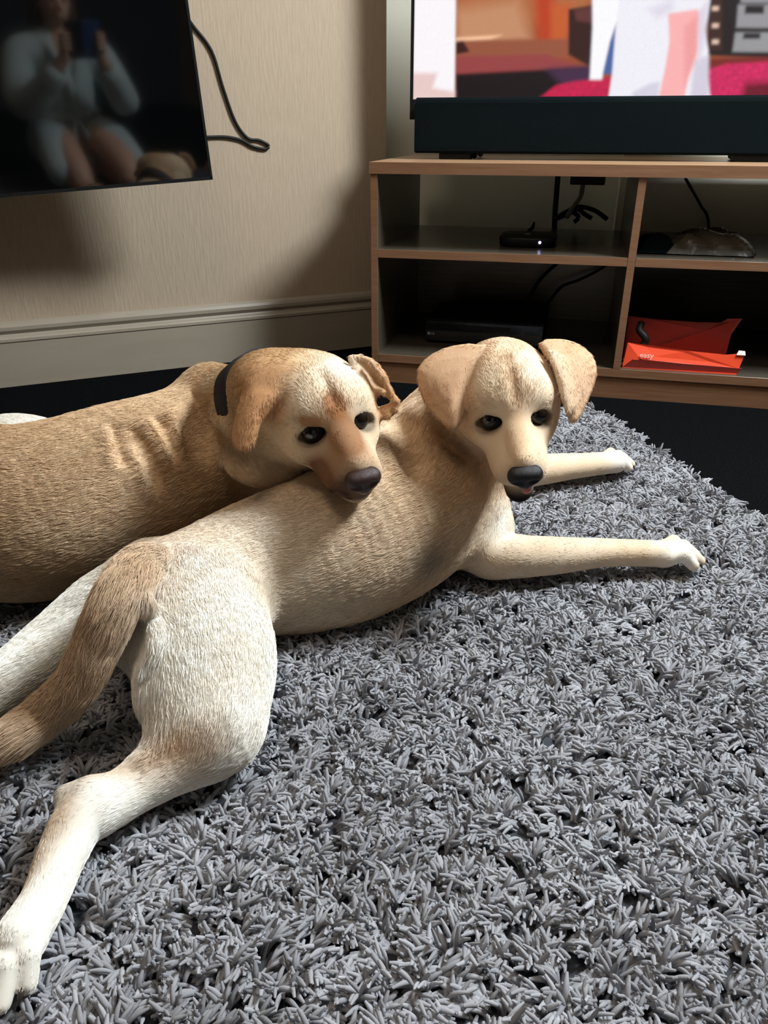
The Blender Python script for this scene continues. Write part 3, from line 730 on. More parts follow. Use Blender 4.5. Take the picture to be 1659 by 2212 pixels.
def head_paint(V, C, Hl, T, R, s, dark=(0.02, 0.014, 0.012), muzzle=None, mf=0.5):
    L = ((V - np.array(T)) @ np.array(R)) / s
    near = np.linalg.norm(L - np.array([0, 0.05, -0.01]), axis=1) < 0.17
    if muzzle is not None:
        blob(L, C, (0, 0.135, -0.02), (0.045, 0.06, 0.045), muzzle, mf)
    for q in (1, -1):
        blobp(L, C, (q * 0.0345, 0.0685, 0.0040), (0.0195, 0.02, 0.0104), dark, 1.0, EYER(q))
        blob(L, Hl[:, None], (q * 0.0345, 0.0685, 0.0045), (0.0235, 0.022, 0.0145), (0,), 1.0, EYER(q))
    blob(L, C, (0, 0.149, -0.013), (0.020, 0.012, 0.017), dark, 1.0)
    blob(L, Hl[:, None], (0, 0.151, -0.013), (0.022, 0.015, 0.019), (0,), 1.0)
    # lip line
    for q in (1, -1):
        a, b = np.array([q * 0.044, 0.058, -0.042]), np.array([q * 0.014, 0.136, -0.049])
        ab = b - a; h = np.clip((L - a) @ ab / (ab @ ab), 0, 1); d = np.linalg.norm(L - a - h[:, None] * ab, axis=1)
        w = np.exp(-(d / 0.0042) ** 2); C += w[:, None] * (np.array(dark) - C)
        Hl *= 1 - w
def head_parts(T, R, s, parent, nose_mat, gaze=(0, 1, 0)):
    T, R = np.array(T), np.array(R)
    def X(p): return T + s * (R @ np.array(p, float))
    for q in (1, -1):
        bm = bmesh.new(); bmesh.ops.create_uvsphere(bm, u_segments=28, v_segments=18, radius=0.0165 * s)
        me = bpy.data.meshes.new('eye'); bm.to_mesh(me); bm.free()
        o = link_mesh('eye', me, M['eye'], parent, True); o.location = X((q * 0.0282, 0.0556, 0.0040))
    N = Body(); N.xf = (T, R, s); N.k = 0.006; N.col = (0, 0, 0)
    N.el((0, 0.1490, -0.0060), (0.0195, 0.0125, 0.0090)); N.el((0, 0.150, -0.0175), (0.0125, 0.0120, 0.0140))
    for q in (1, -1):
        N.el((q * 0.0125, 0.1490, -0.0115), (0.0098, 0.0115, 0.0100))
    for q in (1, -1):
        N.rc((q * 0.0080, 0.1620, -0.0125), (q * 0.0175, 0.1570, -0.0150), 0.0046, 0.0026, k=0.0025, sub=True)
    N.rc((0, 0.1625, -0.009), (0, 0.1620, -0.030), 0.0012, 0.0012, k=0.002, sub=True)
    N.mesh(0.0009, 'nose', nose_mat, parent)

def paw(B, c, d, up, r, spread=1.0, claws=None, toes=(-1.5, -.5, .5, 1.5)):
    """toes fanning from c along d"""
    d = np.array(d, float); d /= np.linalg.norm(d); up = np.array(up, float); sd = np.cross(d, up); sd /= np.linalg.norm(sd)
    c = np.array(c, float)
    for k in toes:
        ln = r * (1.85 if abs(k) < 1 else 1.15)
        a = c + sd * k * r * 0.38 * spread - d * r * .4; b = c + sd * k * r * 0.60 * spread + d * ln
        m = a * .4 + b * .6 + up * r * 0.42
        B.rc(a, m, r * 0.44, r * 0.46, k=r * .15); B.rc(m, b - up * r * .14, r * 0.46, r * 0.38, k=r * .06)
        if claws is not None:
            cb = b + d * r * .22
            MB().tube([tuple(cb), tuple(cb + d * r * .28 - up * r * .10), tuple(cb + d * r * .45 - up * r * .32)], [r * .12, r * .10, r * .02], 8).build('claw', M['claw'], claws, True)

def mottle(V, C):
    M1 = np.array([[1.1, .6, -.8], [-.7, 1.3, .5], [.9, -.4, 1.2]])
    n_ = np.sin(V @ (37 * M1) + .6).sum(1) / 3 + np.sin(V @ (83 * M1[::-1]) + 2.).sum(1) / 4 + np.sin(V @ (190 * M1) + 4.).sum(1) / 6
    C *= (1 + .05 * n_[:, None] * np.array([.6, 1, 1.5]))
def stroke(V, C, pts, rad, col, f=1.0):
    P = catmull(pts, 4); d = np.full(len(V), 9.0)
    for a, b in zip(P[:-1], P[1:]):
        ab = b - a; h = np.clip((V - a) @ ab / (ab @ ab + 1e-12), 0, 1); d = np.minimum(d, np.linalg.norm(V - a - h[:, None] * ab, axis=1))
    w = f * np.exp(-(d / rad) ** 2); C += w[:, None] * (np.array(col) - C)
def settle(root):
    """children were modelled in world coordinates: keep them there under the moved parent"""
    for ch in root.children: ch.location = ch.location - root.location
rng = np.random.RandomState(11)
# ---- the front dog, stretched out on the rug
RF = np.array([[-0.9941, 0.0539, -0.0939], [-0.0113, -0.9142, -0.4051], [-0.1077, -0.4017, 0.9094]]); TF = np.array([0.1786, 1.0779, 0.3168]); SF = 1.06
dog = tag(empty('dog', WZ(700, 1300, 0)), 'cream labrador sprawled on the grey rug, head turned, mouth slightly open', 'dog')
dog['label'] = 'cream young dog sprawled full length on the grey rug, tail and hind legs towards us'
B = Body(); B.k = 0.05
tail_dir = WZ(390, 1290, .095) - WZ(880, 1080, .125); tail_dir /= np.linalg.norm(tail_dir)
B.col = CREAM
trunk = [(WZ(338, 1255, .088), .058), (WZ(410, 1275, .084), .081), (WZ(570, 1220, .084), .098), (WZ(735, 1172, .094), .117), (WZ(880, 1090, .118), .126), (WZ(945, 995, .170), .108), (WZ(1000, 905, .235), .084), (WZ(1060, 862, .285), .074)]
B.limb(trunk, k=.04, rev=True)
B.limb([(WZ(640, 1235, .062), .080), (WZ(770, 1185, .080), .092), (WZ(890, 1115, .10), .088)], k=.04, rev=True)
B.limb([(WZ(985, 1010, .14), .085), (WZ(1040, 970, .185), .066), (WZ(1085, 930, .23), .050)], k=.04, rev=True, hair=1.1)                 # throat skin
# rump and near thigh
B.col = WHITE
B.limb([(WZ(430, 1330, .086), .088), (WZ(448, 1440, .074), .082), (WZ(456, 1560, .055), .056)], k=.04)
B.el(WZ(330, 1345, .102), (.056, .060, .062), flow=(-.3, -.5, -.8), k=.03, hair=1.6)
B.el(WZ(392, 1480, .070), (.042, .055, .045), flow=(-.6, -.6, -.6), k=.035, hair=1.8)
hp = WZ(36, 2040, .020); hd = WZ(-10, 2140, .015) - hp
B.limb([(WZ(462, 1562, .052), .050), (WZ(395, 1625, .040), .040), (WZ(302, 1692, .032), .029), (WZ(222, 1745, .032), .0265), (WZ(170, 1778, .032), .0265), (WZ(132, 1850, .028), .0235), (WZ(96, 1940, .026), .0210), (WZ(46, 2025, .026), .023)], k=.03, hair=.6)
B.rc(WZ(190, 1708, .042), WZ(148, 1720, .036), .013, .013, k=.022, hair=.5)                        # point of the hock
B.hair = .42; paw(B, hp, hd, (0, 0, 1), .024, 1.0, dog)
# far hind leg
B.hair = 1.0
B.limb([(WZ(335, 1285, .075), .068), (WZ(240, 1318, .062), .058), (WZ(130, 1392, .044), .046), (WZ(0, 1485, .038), .034), (WZ(-110, 1560, .030), .024), (WZ(-165, 1690, .024), .022)], k=.025, hair=1.0)
paw(B, WZ(-168, 1700, .02), WZ(-180, 1800, .015) - WZ(-168, 1700, .02), (0, 0, 1), .022)
# tail
B.col = (0.68, 0.51, 0.35)
B.limb([(WZ(352, 1225, .140), .028), (WZ(302, 1232, .180), .028), (WZ(258, 1292, .178), .0275), (WZ(216, 1378, .140), .0250), (WZ(172, 1465, .094), .0240), (WZ(102, 1538, .052), .0240), (WZ(28, 1590, .040), .0215), (WZ(-60, 1625, .03), .014), (WZ(-120, 1640, .028), .007)], k=.006, hair=2.2)
# near foreleg
B.col = CREAM
B.limb([(WZ(985, 1060, .125), .064), (WZ(1035, 1130, .075), .056), (WZ(1052, 1190, .044), .044), (WZ(1110, 1201, .040), .036), (WZ(1200, 1200, .036), .0305), (WZ(1310, 1194, .032), .0235), (WZ(1425, 1196, .030), .0215)], k=.03, hair=.5)
B.hair = .35
fp = WZ(1447, 1196, .026); fd = WZ(1525, 1203, .018) - fp
B.el(WZ(1440, 1197, .028), (.022, .024, .018), k=.012, flow=fd)
paw(B, fp, fd, (0, 0, 1), .026, 1.12, dog)
# far foreleg
B.limb([((.09, 1.27, .10), .056), ((.20, 1.38, .044), .036), (WZ(1190, 1012, .036), .030), (WZ(1250, 1006, .034), .0255), (WZ(1330, 998, .030), .0225)], k=.03, hair=.45)
fp2 = WZ(1318, 997, .026); fd2 = WZ(1385, 995, .018) - fp2
B.el(WZ(1325, 996, .028), (.022, .024, .018), k=.012, flow=fd2)
paw(B, fp2, fd2, (0, 0, 1), .025, 1.12, dog)
B.hair = 1.0
add_head(B, TF, RF, SF, jaw=0.018)
# ears of the front dog: folded flaps
B.hair = .35; B.col = TAN
def E_(px, py, t): return W(px, py, t)
B.groove([(955, 940), (985, 965), (1012, 985)], .0035, .0)
B.groove([(862, 905), (890, 955), (905, 1010)], .010, -.002, .03)
q_ = [B.hit(*p_) for p_ in ((312, 1290), (334, 1340), (344, 1395), (322, 1440))]
B.limb([(p_ + (p_ - np.array([0, 0, CAMZ])) * .004, r_) for p_, r_ in zip(q_, (.006, .010, .011, .006))], k=.012, hair=1.3, col=WHITE)
dn = (-.1, -.1, -1)
B.hair = .5; B.col = (0.57, 0.365, 0.22)
B.leaf([(1038, 752), (985, 752), (940, 768), (909, 798), (912, 840), (932, 880), (960, 908), (982, 920), (994, 895), (1008, 850), (1028, 800)], 1.108, -.00025, -.0003, .0045, .014, k=.007, flow=dn)
B.leaf([(1172, 744), (1205, 738), (1243, 746), (1275, 772), (1283, 806), (1268, 852), (1247, 896), (1236, 905), (1224, 870), (1218, 830), (1200, 785)], 1.095, .0001, -.0003, .0042, .018, k=.012, flow=dn)
B.leaf([(1186, 760), (1208, 772), (1226, 812), (1234, 862), (1228, 888), (1215, 850), (1202, 800)], 1.072, .0, -.0002, .0030, .004, k=.008, col=CREAM, flow=dn)
B.hair = 1.0
o = B.mesh(VOX, 'body', M['coat'], dog)
V, Q = B.V, B.Q
C, Fl, Hl = B.fields(V)
# local coat tints; some hold the shade of folds
blob(V, C, B.hit(400, 1150), (.16, .10, .05), (0.64, 0.51, 0.39), .5)
blob(V, C, B.hit(560, 1150), (.13, .10, .08), (0.78, 0.69, 0.57), .8)
blob(V, C, B.hit(965, 850), (.04, .04, .05), (0.50, 0.29, 0.17), .6)
blob(V, C, B.hit(1255, 800), (.03, .04, .05), (0.56, 0.36, 0.23), .6)
blob(V, C, B.hit(270, 1215), (.07, .07, .05), (0.50, 0.34, 0.20), .7)
blob(V, C, B.hit(385, 1610), (.07, .035, .04), (0.52, 0.33, 0.18), .8)
blob(V, C, B.hit(250, 1660), (.06, .02, .03), (0.55, 0.36, 0.20), .6)
blob(V, C, B.hit(130, 1750), (.025, .05, .03), (0.42, 0.28, 0.16), .8)
blob(V, C, B.hit(75, 1850), (.02, .05, .03), (0.50, 0.36, 0.22), .7)
blob(V, C, B.hit(920, 930), (.07, .08, .08), (0.52, 0.33, 0.18), .7)
blob(V, C, B.hit(900, 1060), (.10, .08, .10), (0.56, 0.38, 0.22), .6)
blob(V, C, B.hit(1020, 1010), (.06, .06, .08), (0.55, 0.36, 0.21), .7)
blob(V, C, B.hit(1085, 1130), (.04, .05, .04), WHITE, .8)
blob(V, C, B.hit(650, 1300), (.16, .10, .08), (0.72, 0.66, 0.55), .6)
blob(V, C, B.hit(570, 1280), (.04, .05, .06), (0.60, 0.45, 0.28), .5)  # shade of the flank fold, put into the coat colour
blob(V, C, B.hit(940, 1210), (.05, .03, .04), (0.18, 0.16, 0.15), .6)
blob(V, C, B.hit(1480, 1200), (.05, .05, .04), WHITE, .9)
blob(V, C, B.hit(1350, 995), (.05, .05, .04), WHITE, .8)
blob(V, C, B.hit(1230, 1195), (.08, .04, .04), (0.66, 0.54, 0.40), .6)
for (x_, y_, f_) in ((325, 1545, 2.6), (300, 1500, 2.2), (262, 1440, 2.0), (330, 1590, 2.2), (600, 1370, 1.5)): blob(V, Hl[:, None], B.hit(x_, y_), (.022, .03, .03), (f_,), 1.0)
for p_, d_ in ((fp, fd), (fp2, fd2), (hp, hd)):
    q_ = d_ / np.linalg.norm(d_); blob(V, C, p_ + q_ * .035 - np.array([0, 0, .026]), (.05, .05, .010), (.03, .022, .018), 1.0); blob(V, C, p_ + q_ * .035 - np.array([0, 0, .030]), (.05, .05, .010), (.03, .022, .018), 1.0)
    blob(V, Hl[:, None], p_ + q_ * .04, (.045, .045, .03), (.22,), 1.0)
HF = lambda p: TF + SF * (RF @ np.array(p))
blob(V, C, HF((0, .03, .055)), (.018, .05, .03), (0.50, 0.31, 0.16), .8, RF)
blob(V, C, HF((0.0, .10, .018)), (.014, .05, .02), (0.56, 0.37, 0.20), .7, RF)
blob(V, C, HF((.03, .03, .045)), (.03, .03, .03), (0.76, 0.67, 0.53), .6, RF)
blob(V, C, HF((.035, .11, -.03)), (.03, .05, .035), (0.60, 0.42, 0.26), .6, RF)
blob(V, C, HF((-.03, .02, .05)), (.03, .04, .03), (0.80, 0.72, 0.60), .7, RF)
blob(V, C, HF((.05, .02, -.01)), (.03, .05, .04), (0.62, 0.44, 0.29), .7, RF)
blobp(V, C, HF((.012, .115, .010)), (.010, .035, .012), (0.52, 0.33, 0.19), .6, RF)
blob(V, C, HF((.0, .07, .02)), (.016, .02, .02), (0.55, 0.36, 0.21), .7, RF)
head_paint(V, C, Hl, TF, RF, SF)
L_h = ((V - TF) @ RF) / SF
stroke(V, C, [B.hit(*p_) for p_ in ((1102, 768), (1106, 790), (1112, 806))], .0035, (.36, .21, .11), .6)  # shade of the forehead crease painted as a dark line
# dark open lip of the lower jaw
for _ in range(3): w = np.exp(-np.sum(((L_h - np.array([0.002, 0.128, -0.074])) / np.array([.030, .032, .017])) ** 2, 1) * 1.4); C += w[:, None] * (np.array([0.012, 0.008, 0.008]) - C); Hl *= 1 - w
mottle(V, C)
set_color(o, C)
head_parts(TF, RF, SF, dog, M['nose_black'])
tg = Body(); tg.k = .004; tg.xf = (TF, RF, SF); tg.col = (0, 0, 0)
tg.rc((-.004, .105, -.0560), (-.006, .129, -.0600), .0095, .0080); tg.mesh(.0015, 'tongue', M['tongue'], dog)
if FUR: grow_coat(B, V, Q, C, Fl, Hl, 420000, rng, dog, M['fur'])

settle(dog)
# ---- the rear dog, resting its head on the other's back
RR_ = np.array([[-0.923, 0.3841, -0.0228], [-0.3579, -0.8788, -0.3157], [-0.1413, -0.2833, 0.9486]]); TR = np.array([-0.0908, 1.0533, 0.3064]); SR = 1.10
dog2 = tag(empty('dog', WZ(150, 1280, 0)), 'golden dog in a dark collar resting its chin on the other dog\'s back', 'dog')
B = Body(); B.k = 0.05; B.col = GOLD
td = WZ(0, 1110, .13) - WZ(450, 960, .17); td /= np.linalg.norm(td)
B.limb([((-1.10, .93, .13), .125), (WZ(-100, 1115, .124), .134), (WZ(90, 1105, .124), .136), (WZ(270, 1057, .134), .137), (WZ(395, 1000, .150), .124), (WZ(475, 935, .190), .102), (WZ(535, 898, .232), .086), (WZ(610, 885, .275), .078)], k=.04, rev=True, hair=1.2)
B.limb([(WZ(440, 1000, .14), .090), (WZ(530, 970, .18), .070), (WZ(610, 955, .22), .058), (WZ(650, 960, .225), .045)], k=.04, rev=True, hair=.8)
B.el(WZ(450, 842, .255), (.034, .034, .036), k=.045, flow=td, hair=1.4)       # loose skin behind the collar
B.groove([(252, 925), (262, 960), (270, 990)], .0035, .0, .02)
B.groove([(285, 925), (312, 965), (335, 1010), (345, 1045)], .004, .0, .022)
for pp in ([(478, 912), (500, 945), (540, 985), (600, 1008)],):
    q_ = [B.hit(*p_) for p_ in pp]; vd = [(p_ - np.array([0, 0, CAMZ])) / np.linalg.norm(p_ - np.array([0, 0, CAMZ])) for p_ in q_]
    B.limb([(p_ + v_ * .024, r_) for p_, v_, r_ in zip(q_, vd, (.024, .036, .042, .036))], k=.022, hair=.9, col=(0.62, 0.46, 0.30))
B.groove([(425, 885), (437, 935), (470, 985), (530, 1015)], .012, -.004, .035)
B.groove([(345, 905), (365, 935), (385, 985)], .003, .0, .02)
# haunches, hind legs, tail (mostly beyond the left edge)
B.col = WHITE
B.el(WZ(35, 990, .125), (.115, .09, .078), k=.008, flow=(-1, -.2, -.3), hair=.8); B.el((-.90, 1.18, .10), (.15, .12, .11), k=.03, flow=(-1, -.2, -.3))
B.rc((-.86, 1.24, .10), (-.66, 1.40, .05), .09, .05, k=.04); B.rc((-.66, 1.40, .045), (-.80, 1.47, .03), .04, .028, k=.03); B.rc((-.80, 1.47, .03), (-.66, 1.53, .02), .024, .022, k=.02)
paw(B, (-.66, 1.53, .018), (1, .4, 0), (0, 0, 1), .025)
B.rc((-1.02, .86, .10), (-.90, .72, .05), .09, .055, k=.04); B.rc((-.90, .72, .045), (-1.06, .68, .03), .04, .028, k=.03); B.rc((-1.06, .68, .03), (-.94, .64, .02), .024, .022, k=.02)
paw(B, (-.94, .64, .018), (1, -.3, 0), (0, 0, 1), .025)
B.col = GOLD
B.limb([((-1.18, .92, .15), .035), ((-1.32, .90, .08), .028), ((-1.45, .95, .03), .022), ((-1.56, 1.06, .02), .010)], k=.02)
# forelegs, folded forward out of sight behind the front dog
B.col = CREAM
B.rc(WZ(380, 960, .13), (-.22, 1.36, .045), .075, .042, k=.04); B.rc((-.22, 1.36, .04), (.0, 1.44, .028), .036, .024, k=.02)
paw(B, (.0, 1.44, .02), (1, .3, 0), (0, 0, 1), .026)
B.col = (0.58, 0.40, 0.22); B.el(WZ(585, 835, .325), (.062, .060, .052), k=.03, flow=(-1, .2, 0), hair=.8)
add_head(B, TR, RR_, SR, jaw=-0.002, col=(0.70, 0.56, 0.39))
B.hair = .55; B.col = (0.42, 0.22, 0.10)
B.leaf([(606, 812), (570, 804), (546, 810), (532, 845), (515, 900), (507, 945), (520, 966), (543, 957), (555, 915), (580, 880), (606, 845)], 1.046, .0, -.00022, .0050, .012, k=.007, flow=(-.1, -.1, -1))
B.rc(E_(548, 815, 1.085), E_(603, 822, 1.075), .008, .008, k=.012, flow=(-.1, -.1, -1))
B.leaf([(757, 772), (800, 778), (826, 806), (842, 842), (853, 868), (836, 850), (816, 848), (797, 852), (782, 810)], 1.095, .0002, .0, .0038, -.010, k=.010, flow=(.3, 0, -1), col=(0.55, 0.35, 0.2))
B.rc(E_(800, 782, 1.08), E_(828, 818, 1.085), .0045, .0045, k=.008, flow=(.3, 0, -1)); B.rc(E_(828, 818, 1.085), E_(854, 866, 1.085), .0045, .0045, k=.008, flow=(.3, 0, -1))
B.fan(E_(835, 890, 1.09), [E_(856, 868, 1.085), E_(854, 885, 1.085), E_(838, 900, 1.085), E_(812, 904, 1.09), E_(806, 895, 1.10), E_(826, 884, 1.10)], .0035, k=.006, flow=(-1, 0, -.4))
B.hair = 1.0
o = B.mesh(VOX, 'body', M['coat'], dog2)
V, Q = B.V, B.Q
C, Fl, Hl = B.fields(V)
blob(V, C, B.hit(250, 1150), (.3, .12, .08), (0.68, 0.57, 0.42), .5)
blob(V, C, B.hit(200, 1010), (.35, .15, .08), (0.60, 0.43, 0.27), .5)
blob(V, C, B.hit(560, 985), (.06, .08, .05), (0.68, 0.57, 0.42), .6)
blob(V, C, B.hit(535, 900), (.03, .03, .05), (0.36, 0.19, 0.09), .8)
blob(V, C, B.hit(460, 820), (.05, .05, .03), (0.74, 0.62, 0.46), .7)
HR = lambda p: TR + SR * (RR_ @ np.array(p))
blob(V, C, HR((-.03, .01, .05)), (.04, .045, .035), (0.82, 0.77, 0.68), .8, RR_)
blob(V, C, HR((.03, .04, .05)), (.03, .04, .03), (0.76, 0.68, 0.55), .6, RR_)
blob(V, C, HR((.02, -.05, .05)), (.05, .04, .03), (0.56, 0.36, 0.18), .7, RR_)
blob(V, C, HR((.01, .115, -.008)), (.055, .055, .050), (0.34, 0.18, 0.09), .9, RR_)
blobp(V, C, HR((0, .095, .015)), (.028, .050, .030), (0.25, 0.12, 0.055), .9, RR_)
blobp(V, C, HR((0, .060, .035)), (.018, .022, .024), (0.30, 0.13, 0.05), .9, RR_)
blobp(V, C, HR((.030, .105, -.035)), (.034, .048, .036), (0.17, 0.082, 0.042), 1.0, RR_)  # brown side of the muzzle, darkened further for its shade
blobp(V, C, HR((.004, .140, -.030)), (.036, .022, .032), (0.09, 0.042, 0.030), .9, RR_)
blobp(V, C, HR((.034, .064, .0225)), (.020, .016, .009), (0.42, 0.21, 0.09), .9, RR_)
head_paint(V, C, Hl, TR, RR_, SR, dark=(0.018, 0.012, 0.010))
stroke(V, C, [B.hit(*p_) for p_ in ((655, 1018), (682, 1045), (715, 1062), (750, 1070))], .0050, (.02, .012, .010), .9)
mottle(V, C)
set_color(o, C)
head_parts(TR, RR_, SR, dog2, M['nose_brown'])
if FUR: grow_coat(B, V, Q, C, Fl, Hl, 330000, rng, dog2, M['fur'])
# collar: a band round the neck just behind the skull
c0, c1 = WZ(540, 915, .235), WZ(622, 862, .285); ax = (c1 - c0) / np.linalg.norm(c1 - c0); cc = c0 * .5 + c1 * .5 + np.array([0.004, .012, -.002])
s1 = np.cross(ax, (0, 0, 1)); s1 /= np.linalg.norm(s1); s2 = np.cross(s1, ax)
mb = MB(); rr_ = .091; ringv = []
for k in range(48):
    a = 2 * math.pi * k / 48; dr = s1 * math.cos(a) + s2 * math.sin(a)
    ringv.append([mb.bm.verts.new(tuple(cc + dr * (rr_ + q) + ax * w_)) for q, w_ in ((0, -.025), (.004, -.026), (.006, 0), (.004, .026), (0, .025))])
for k in range(48):
    A_, B_ = ringv[k], ringv[(k + 1) % 48]
    for i_ in range(5): mb.bm.faces.new((A_[i_], A_[(i_ + 1) % 5], B_[(i_ + 1) % 5], B_[i_]))
mb.build('collar', M['collar'], dog2, True)
settle(dog2)
# ------------------------------------------------------------------ the shaggy rug
RA = math.atan2(-.68, .17)                       # direction of its right-hand edge
rc_ = np.array([0.552, 1.95]); ue = np.array([math.cos(RA), math.sin(RA)]); ve = np.array([math.sin(RA), -math.cos(RA)])   # ue towards the camera, ve to the left
RLEN, RWID = 2.3, 1.7
rug = tag(empty('rug', (rc_[0], rc_[1], FZ)), 'grey deep-pile shaggy rug under both dogs on the dark carpet', 'rug')
bpy.context.view_layer.update()
mb = MB(); cr = [rc_, rc_ + ue * RLEN, rc_ + ue * RLEN + ve * RWID, rc_ + ve * RWID]
a = [mb.bm.verts.new((p[0] - rc_[0], p[1] - rc_[1], 0.0005)) for p in cr]; b = [mb.bm.verts.new((p[0] - rc_[0], p[1] - rc_[1], 0.008)) for p in cr]
mb.bm.faces.new(a); mb.bm.faces.new(b)
for k in range(4): mb.bm.faces.new((a[k], a[(k + 1) % 4], b[(k + 1) % 4], b[k]))
mb.build('backing', M['rug_base'], rug)
if RUG:
    rg = np.random.RandomState(3)
    sp = 0.0150
    gu, gv = np.meshgrid(np.arange(0.004, RLEN, sp), np.arange(0.004, RWID, sp), indexing='ij')
    gu = gu + rg.uniform(-.4, .4, gu.shape) * sp; gv = gv + rg.uniform(-.4, .4, gv.shape) * sp
    pos = rc_ + gu.ravel()[:, None] * ue + gv.ravel()[:, None] * ve
    # only what the picture or its close surroundings can show
    z_c = pos[:, 1] * cs + CAMZ * sn; u = pos[:, 0] / z_c * FPX; v = (pos[:, 1] * sn - CAMZ * cs) / z_c * FPX
    keep = (np.abs(u) < 1150) & (v > -1500) & (v < 700)
    pos = pos[keep]; edge = np.minimum(gu.ravel(), gv.ravel())[keep]
    nt = len(pos); per = 15
    def wob(p, s, ph): return np.sin(p[:, 0] * s + ph + 1.7 * np.sin(p[:, 1] * s * .7 + ph)) * np.cos(p[:, 1] * s * 1.2 - ph)
    lean = np.stack([wob(pos, 19, .4) + .7 * wob(pos, 47, 2.1), wob(pos, 23, 1.9) + .7 * wob(pos, 41, .7)], 1) * 0.50 + rg.normal(0, .62, (nt, 2))
    n = nt * per
    P0 = np.repeat(pos, per, 0) + rg.normal(0, .0026, (n, 2))
    ln = np.repeat(lean, per, 0) + rg.normal(0, .36, (n, 2))
    Ls = 0.030 * (0.75 + 0.4 * rg.random_sample(n)) * np.repeat((1 + .12 * wob(pos, 33, 5.)) * rg.uniform(.72, 1.08, nt), per)
    ph = rg.uniform(0, 6.28, n)
    d = np.stack([ln[:, 0], ln[:, 1], np.full(n, 1.25)], 1); d /= np.linalg.norm(d, axis=1)[:, None]
    # the tips curl over
    tip = d + np.stack([ln[:, 0] * .9 + .5 * np.cos(ph), ln[:, 1] * .9 + .5 * np.sin(ph), -0.9 * np.ones(n)], 1) * .75; tip /= np.linalg.norm(tip, axis=1)[:, None]
    base = np.concatenate([P0, np.full((n, 1), FZ + .006)], 1)
    p1 = base + d * (Ls * .45)[:, None]; p2 = p1 + (d * .5 + tip * .5) * (Ls * .3)[:, None]; p3 = p2 + tip * (Ls * .3)[:, None]
    pts = np.stack([base, p1, p2, p3], 1)
    pts[:, :, 2] = np.maximum(pts[:, :, 2], FZ + .004)
    rr0 = 0.0019 * (0.8 + .45 * rg.random_sample(n))
    rad = np.stack([rr0 * .7, rr0 * 1.0, rr0 * 1.15, rr0 * .62], 1)
    g = 0.30 * (1 + rg.normal(0, .13, n)) * np.repeat(1 + .10 * wob(pos, 14, 3.), per)
    col = np.stack([g * .99, g * 1.0, g * 1.06], 1)
    tag(make_curves('pile', pts, rad, col, M['pile'], rug), kind='stuff').location = (-rc_[0], -rc_[1], -FZ)
    print('strands', n)
# ------------------------------------------------------------------ the person taking the picture (seen mirrored in the dark television)
person = tag(empty('person', (0, -0.40, 0.0)), 'person in a pale dressing gown holding up a phone, mirrored in the dark television', 'person')
SK = Body(); SK.k = .03
mskin = noise_bump(mat('skin', (0.50, 0.30, 0.21), 0.5, 0.4, **{'Subsurface Weight': 0.05}), 200, .0006)
mrobe = noise_bump(mat('towelling', (0.42, 0.50, 0.50), 0.9, 0.1, **{'Sheen Weight': 0.3}), 300, .003)
mhair = noise_bump(mat('hair', (0.06, 0.035, 0.022), 0.55, 0.4), 90, .004, 1, (1, 1, .15))
SK.col = (0, 0, 0)
SK.limb([((0, -.44, .16), .12), ((0, -.43, .33), .115), ((0, -.42, .48), .125), ((0, -.42, .58), .10), ((0, -.41, .66), .052), ((0, -.39, .72), .052)], k=.04)
for q in (1, -1):
    SK.limb([((q * .10, -.42, .57), .065), ((q * .185, -.41, .545), .055), ((q * .235, -.33, .40), .044), ((q * .215, -.22, .385), .040), ((q * .14, -.11, .50), .030), ((q * .085, -.060, .585), .025)], k=.04)
    SK.limb([((q * .09, -.44, .17), .10), ((q * .115, -.25, .17), .085), ((q * .125, -.03, .10), .066), ((q * .125, .02, .055), .055)], k=.04)
    SK.limb([((q * .125, .02, .045), .052), ((q * .12, -.20, .045), .055), ((q * .11, -.42, .035), .038), ((q * .10, -.52, .03), .034), ((q * .10, -.62, .02), .024)], k=.03)
    # hand: palm, four fingers round the phone's edge and the thumb
    wr, pm = np.array([q * .085, -.060, .585]), np.array([q * .088, -.046, .640])
    SK.el((wr + pm) / 2 + np.array([0, 0, .012]), (.018, .026, .038), k=.02)
    for j in range(4):
        z = .612 + .020 * j; L_ = (.9, 1.0, 1.05, .9)[j]
        SK.limb([((q * .092, -.050, z), .0095), ((q * (.097 + .002 * L_), -.024, z + .004), .0085), ((q * .088, -.008 * L_ - .004, z + .008), .0078), ((q * .066, -.009, z + .010), .0068)], k=.008)
    SK.limb([((q * .082, -.062, .600), .012), ((q * .066, -.066, .622), .0105), ((q * .052, -.050, .644), .009), ((q * .044, -.042, .655), .0075)], k=.01)
# head with a face
SK.el((0, -.385, .800), (.074, .092, .088), k=.03); SK.el((0, -.345, .750), (.052, .058, .052), k=.03); SK.el((0, -.318, .722), (.024, .020, .018), k=.02)
SK.rc((0, -.292, .795), (0, -.270, .765), .009, .013, k=.014)
for q in (1, -1):
    SK.el((q * .030, -.300, .797), (.016, .014, .010), k=.008, sub=True)
    SK.rc((q * .014, -.293, .815), (q * .046, -.304, .815), .007, .006, k=.012)
    SK.el((q * .076, -.385, .785), (.010, .020, .030), k=.01)
SK.rc((-.020, -.292, .742), (.020, -.292, .742), .0065, .0065, k=.006); SK.rc((-.017, -.292, .731), (.017, -.292, .731), .007, .007, k=.006)
SK.mesh(.004, 'body', mskin, person)
for q in (1, -1):
    bm = bmesh.new(); bmesh.ops.create_uvsphere(bm, u_segments=20, v_segments=12, radius=.0125); me = bpy.data.meshes.new('eye'); bm.to_mesh(me); bm.free()
    link_mesh('eye', me, M['eye'], person, True).location = (q * .030, -.310, .797)
HB = Body(); HB.col = (0, 0, 0); HB.k = .02
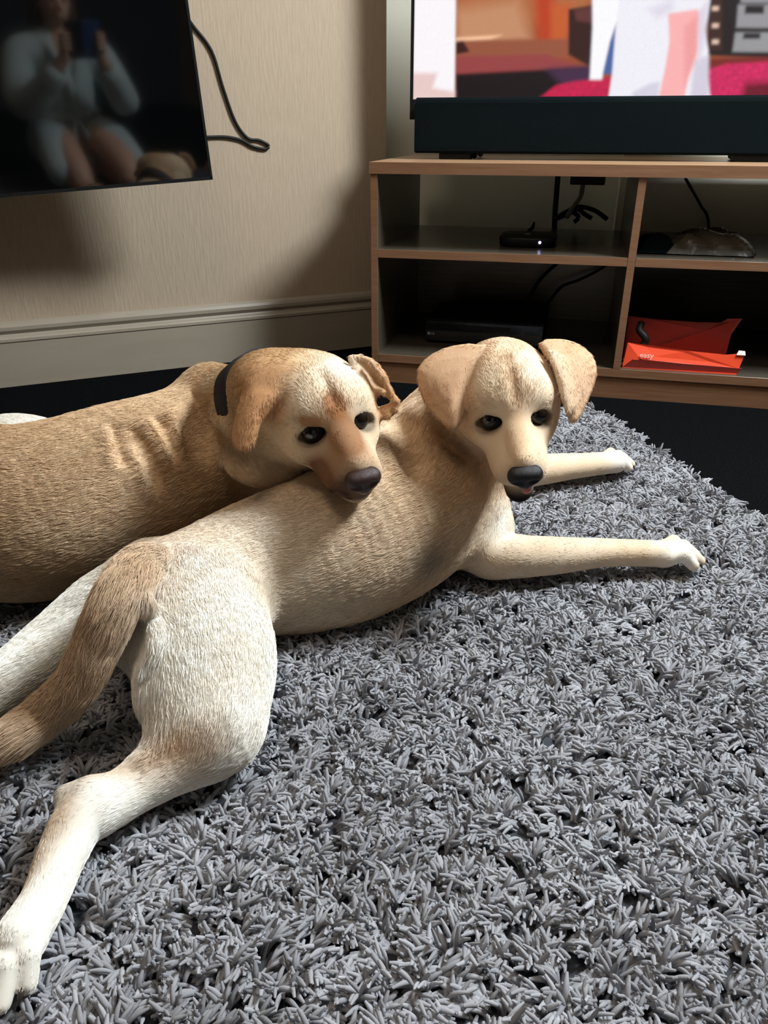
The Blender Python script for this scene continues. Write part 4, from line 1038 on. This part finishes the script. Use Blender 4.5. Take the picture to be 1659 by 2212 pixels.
HB.el((0, -.405, .822), (.088, .098, .088)); HB.limb([((-.07, -.40, .80), .035), ((-.085, -.42, .70), .032), ((-.07, -.44, .60), .022)]); HB.limb([((.07, -.40, .80), .035), ((.085, -.42, .70), .032), ((.07, -.44, .60), .022)])
HB.el((0, -.318, .775), (.062, .070, .062), k=.01, sub=True); HB.mesh(.005, 'hair', mhair, person)
RB = Body(); RB.col = (0, 0, 0); RB.k = .03
RB.limb([((0, -.46, .12), .17), ((0, -.45, .28), .145), ((0, -.44, .45), .150), ((0, -.43, .56), .125), ((0, -.43, .615), .085)], k=.05)
for q in (1, -1):
    RB.limb([((q * .10, -.42, .575), .085), ((q * .195, -.41, .55), .078), ((q * .255, -.33, .40), .074), ((q * .235, -.23, .372), .072), ((q * .165, -.135, .465), .060), ((q * .135, -.105, .505), .058)], k=.04)
    RB.limb([((q * .10, -.44, .17), .125), ((q * .150, -.25, .17), .098), ((q * .190, -.06, .09), .070)], k=.04)
    RB.limb([((q * .085, -.40, .64), .026), ((q * .055, -.30, .56), .022), ((q * .012, -.285, .42), .020), ((0, -.290, .30), .018)], k=.012)   # shawl collar
    RB.rc((q * .128, -.098, .512), (q * .080, -.055, .590), .030, .034, k=.01, sub=True)
RB.el((0, -.15, .10), (.055, .20, .16), k=.03, sub=True)
RB.el((0, -.30, .63), (.045, .09, .09), k=.02, sub=True)
RB.mesh(.005, 'dressing_gown', mrobe, person)
mb = MB(); ring = [(.160 * math.cos(a), -.447 + .155 * math.sin(a), .30 + .01 * math.sin(2 * a)) for a in np.linspace(0, 2 * math.pi, 40)]
mb.tube(ring, .016, 8, False).tube([(.0, -.290, .30), (-.03, -.27, .24), (-.045, -.255, .15)], .013, 8).tube([(.0, -.290, .30), (.025, -.268, .23), (.05, -.25, .13)], .013, 8).build('belt', mrobe, person, True)
settle(person)
ph = empty('phone', (0, 0, 0)); tag(ph, 'phone in a dark blue folding case held up by the person mirrored in the television', 'phone')
ph.location = (0.0, -0.030, 0.655); ph.rotation_euler = (-PITCH * .5, 0, 0)
mblue = mat('blue_case', (0.012, 0.045, 0.13), 0.45)
MB().box(-.078, .0, -.006, .006, -.080, .080, .003).build('case_cover', M['black_plastic'], ph)
MB().box(.002, .080, -.006, .006, -.080, .080, .003).build('case_back', mblue, ph)
MB().box(.005, .077, -.010, -.006, -.076, .076, .002).build('phone_body', M['black_gloss'], ph)
MB().box(.080, .112, -.002, .002, -.006, .010, .001).build('clasp', mblue, ph)
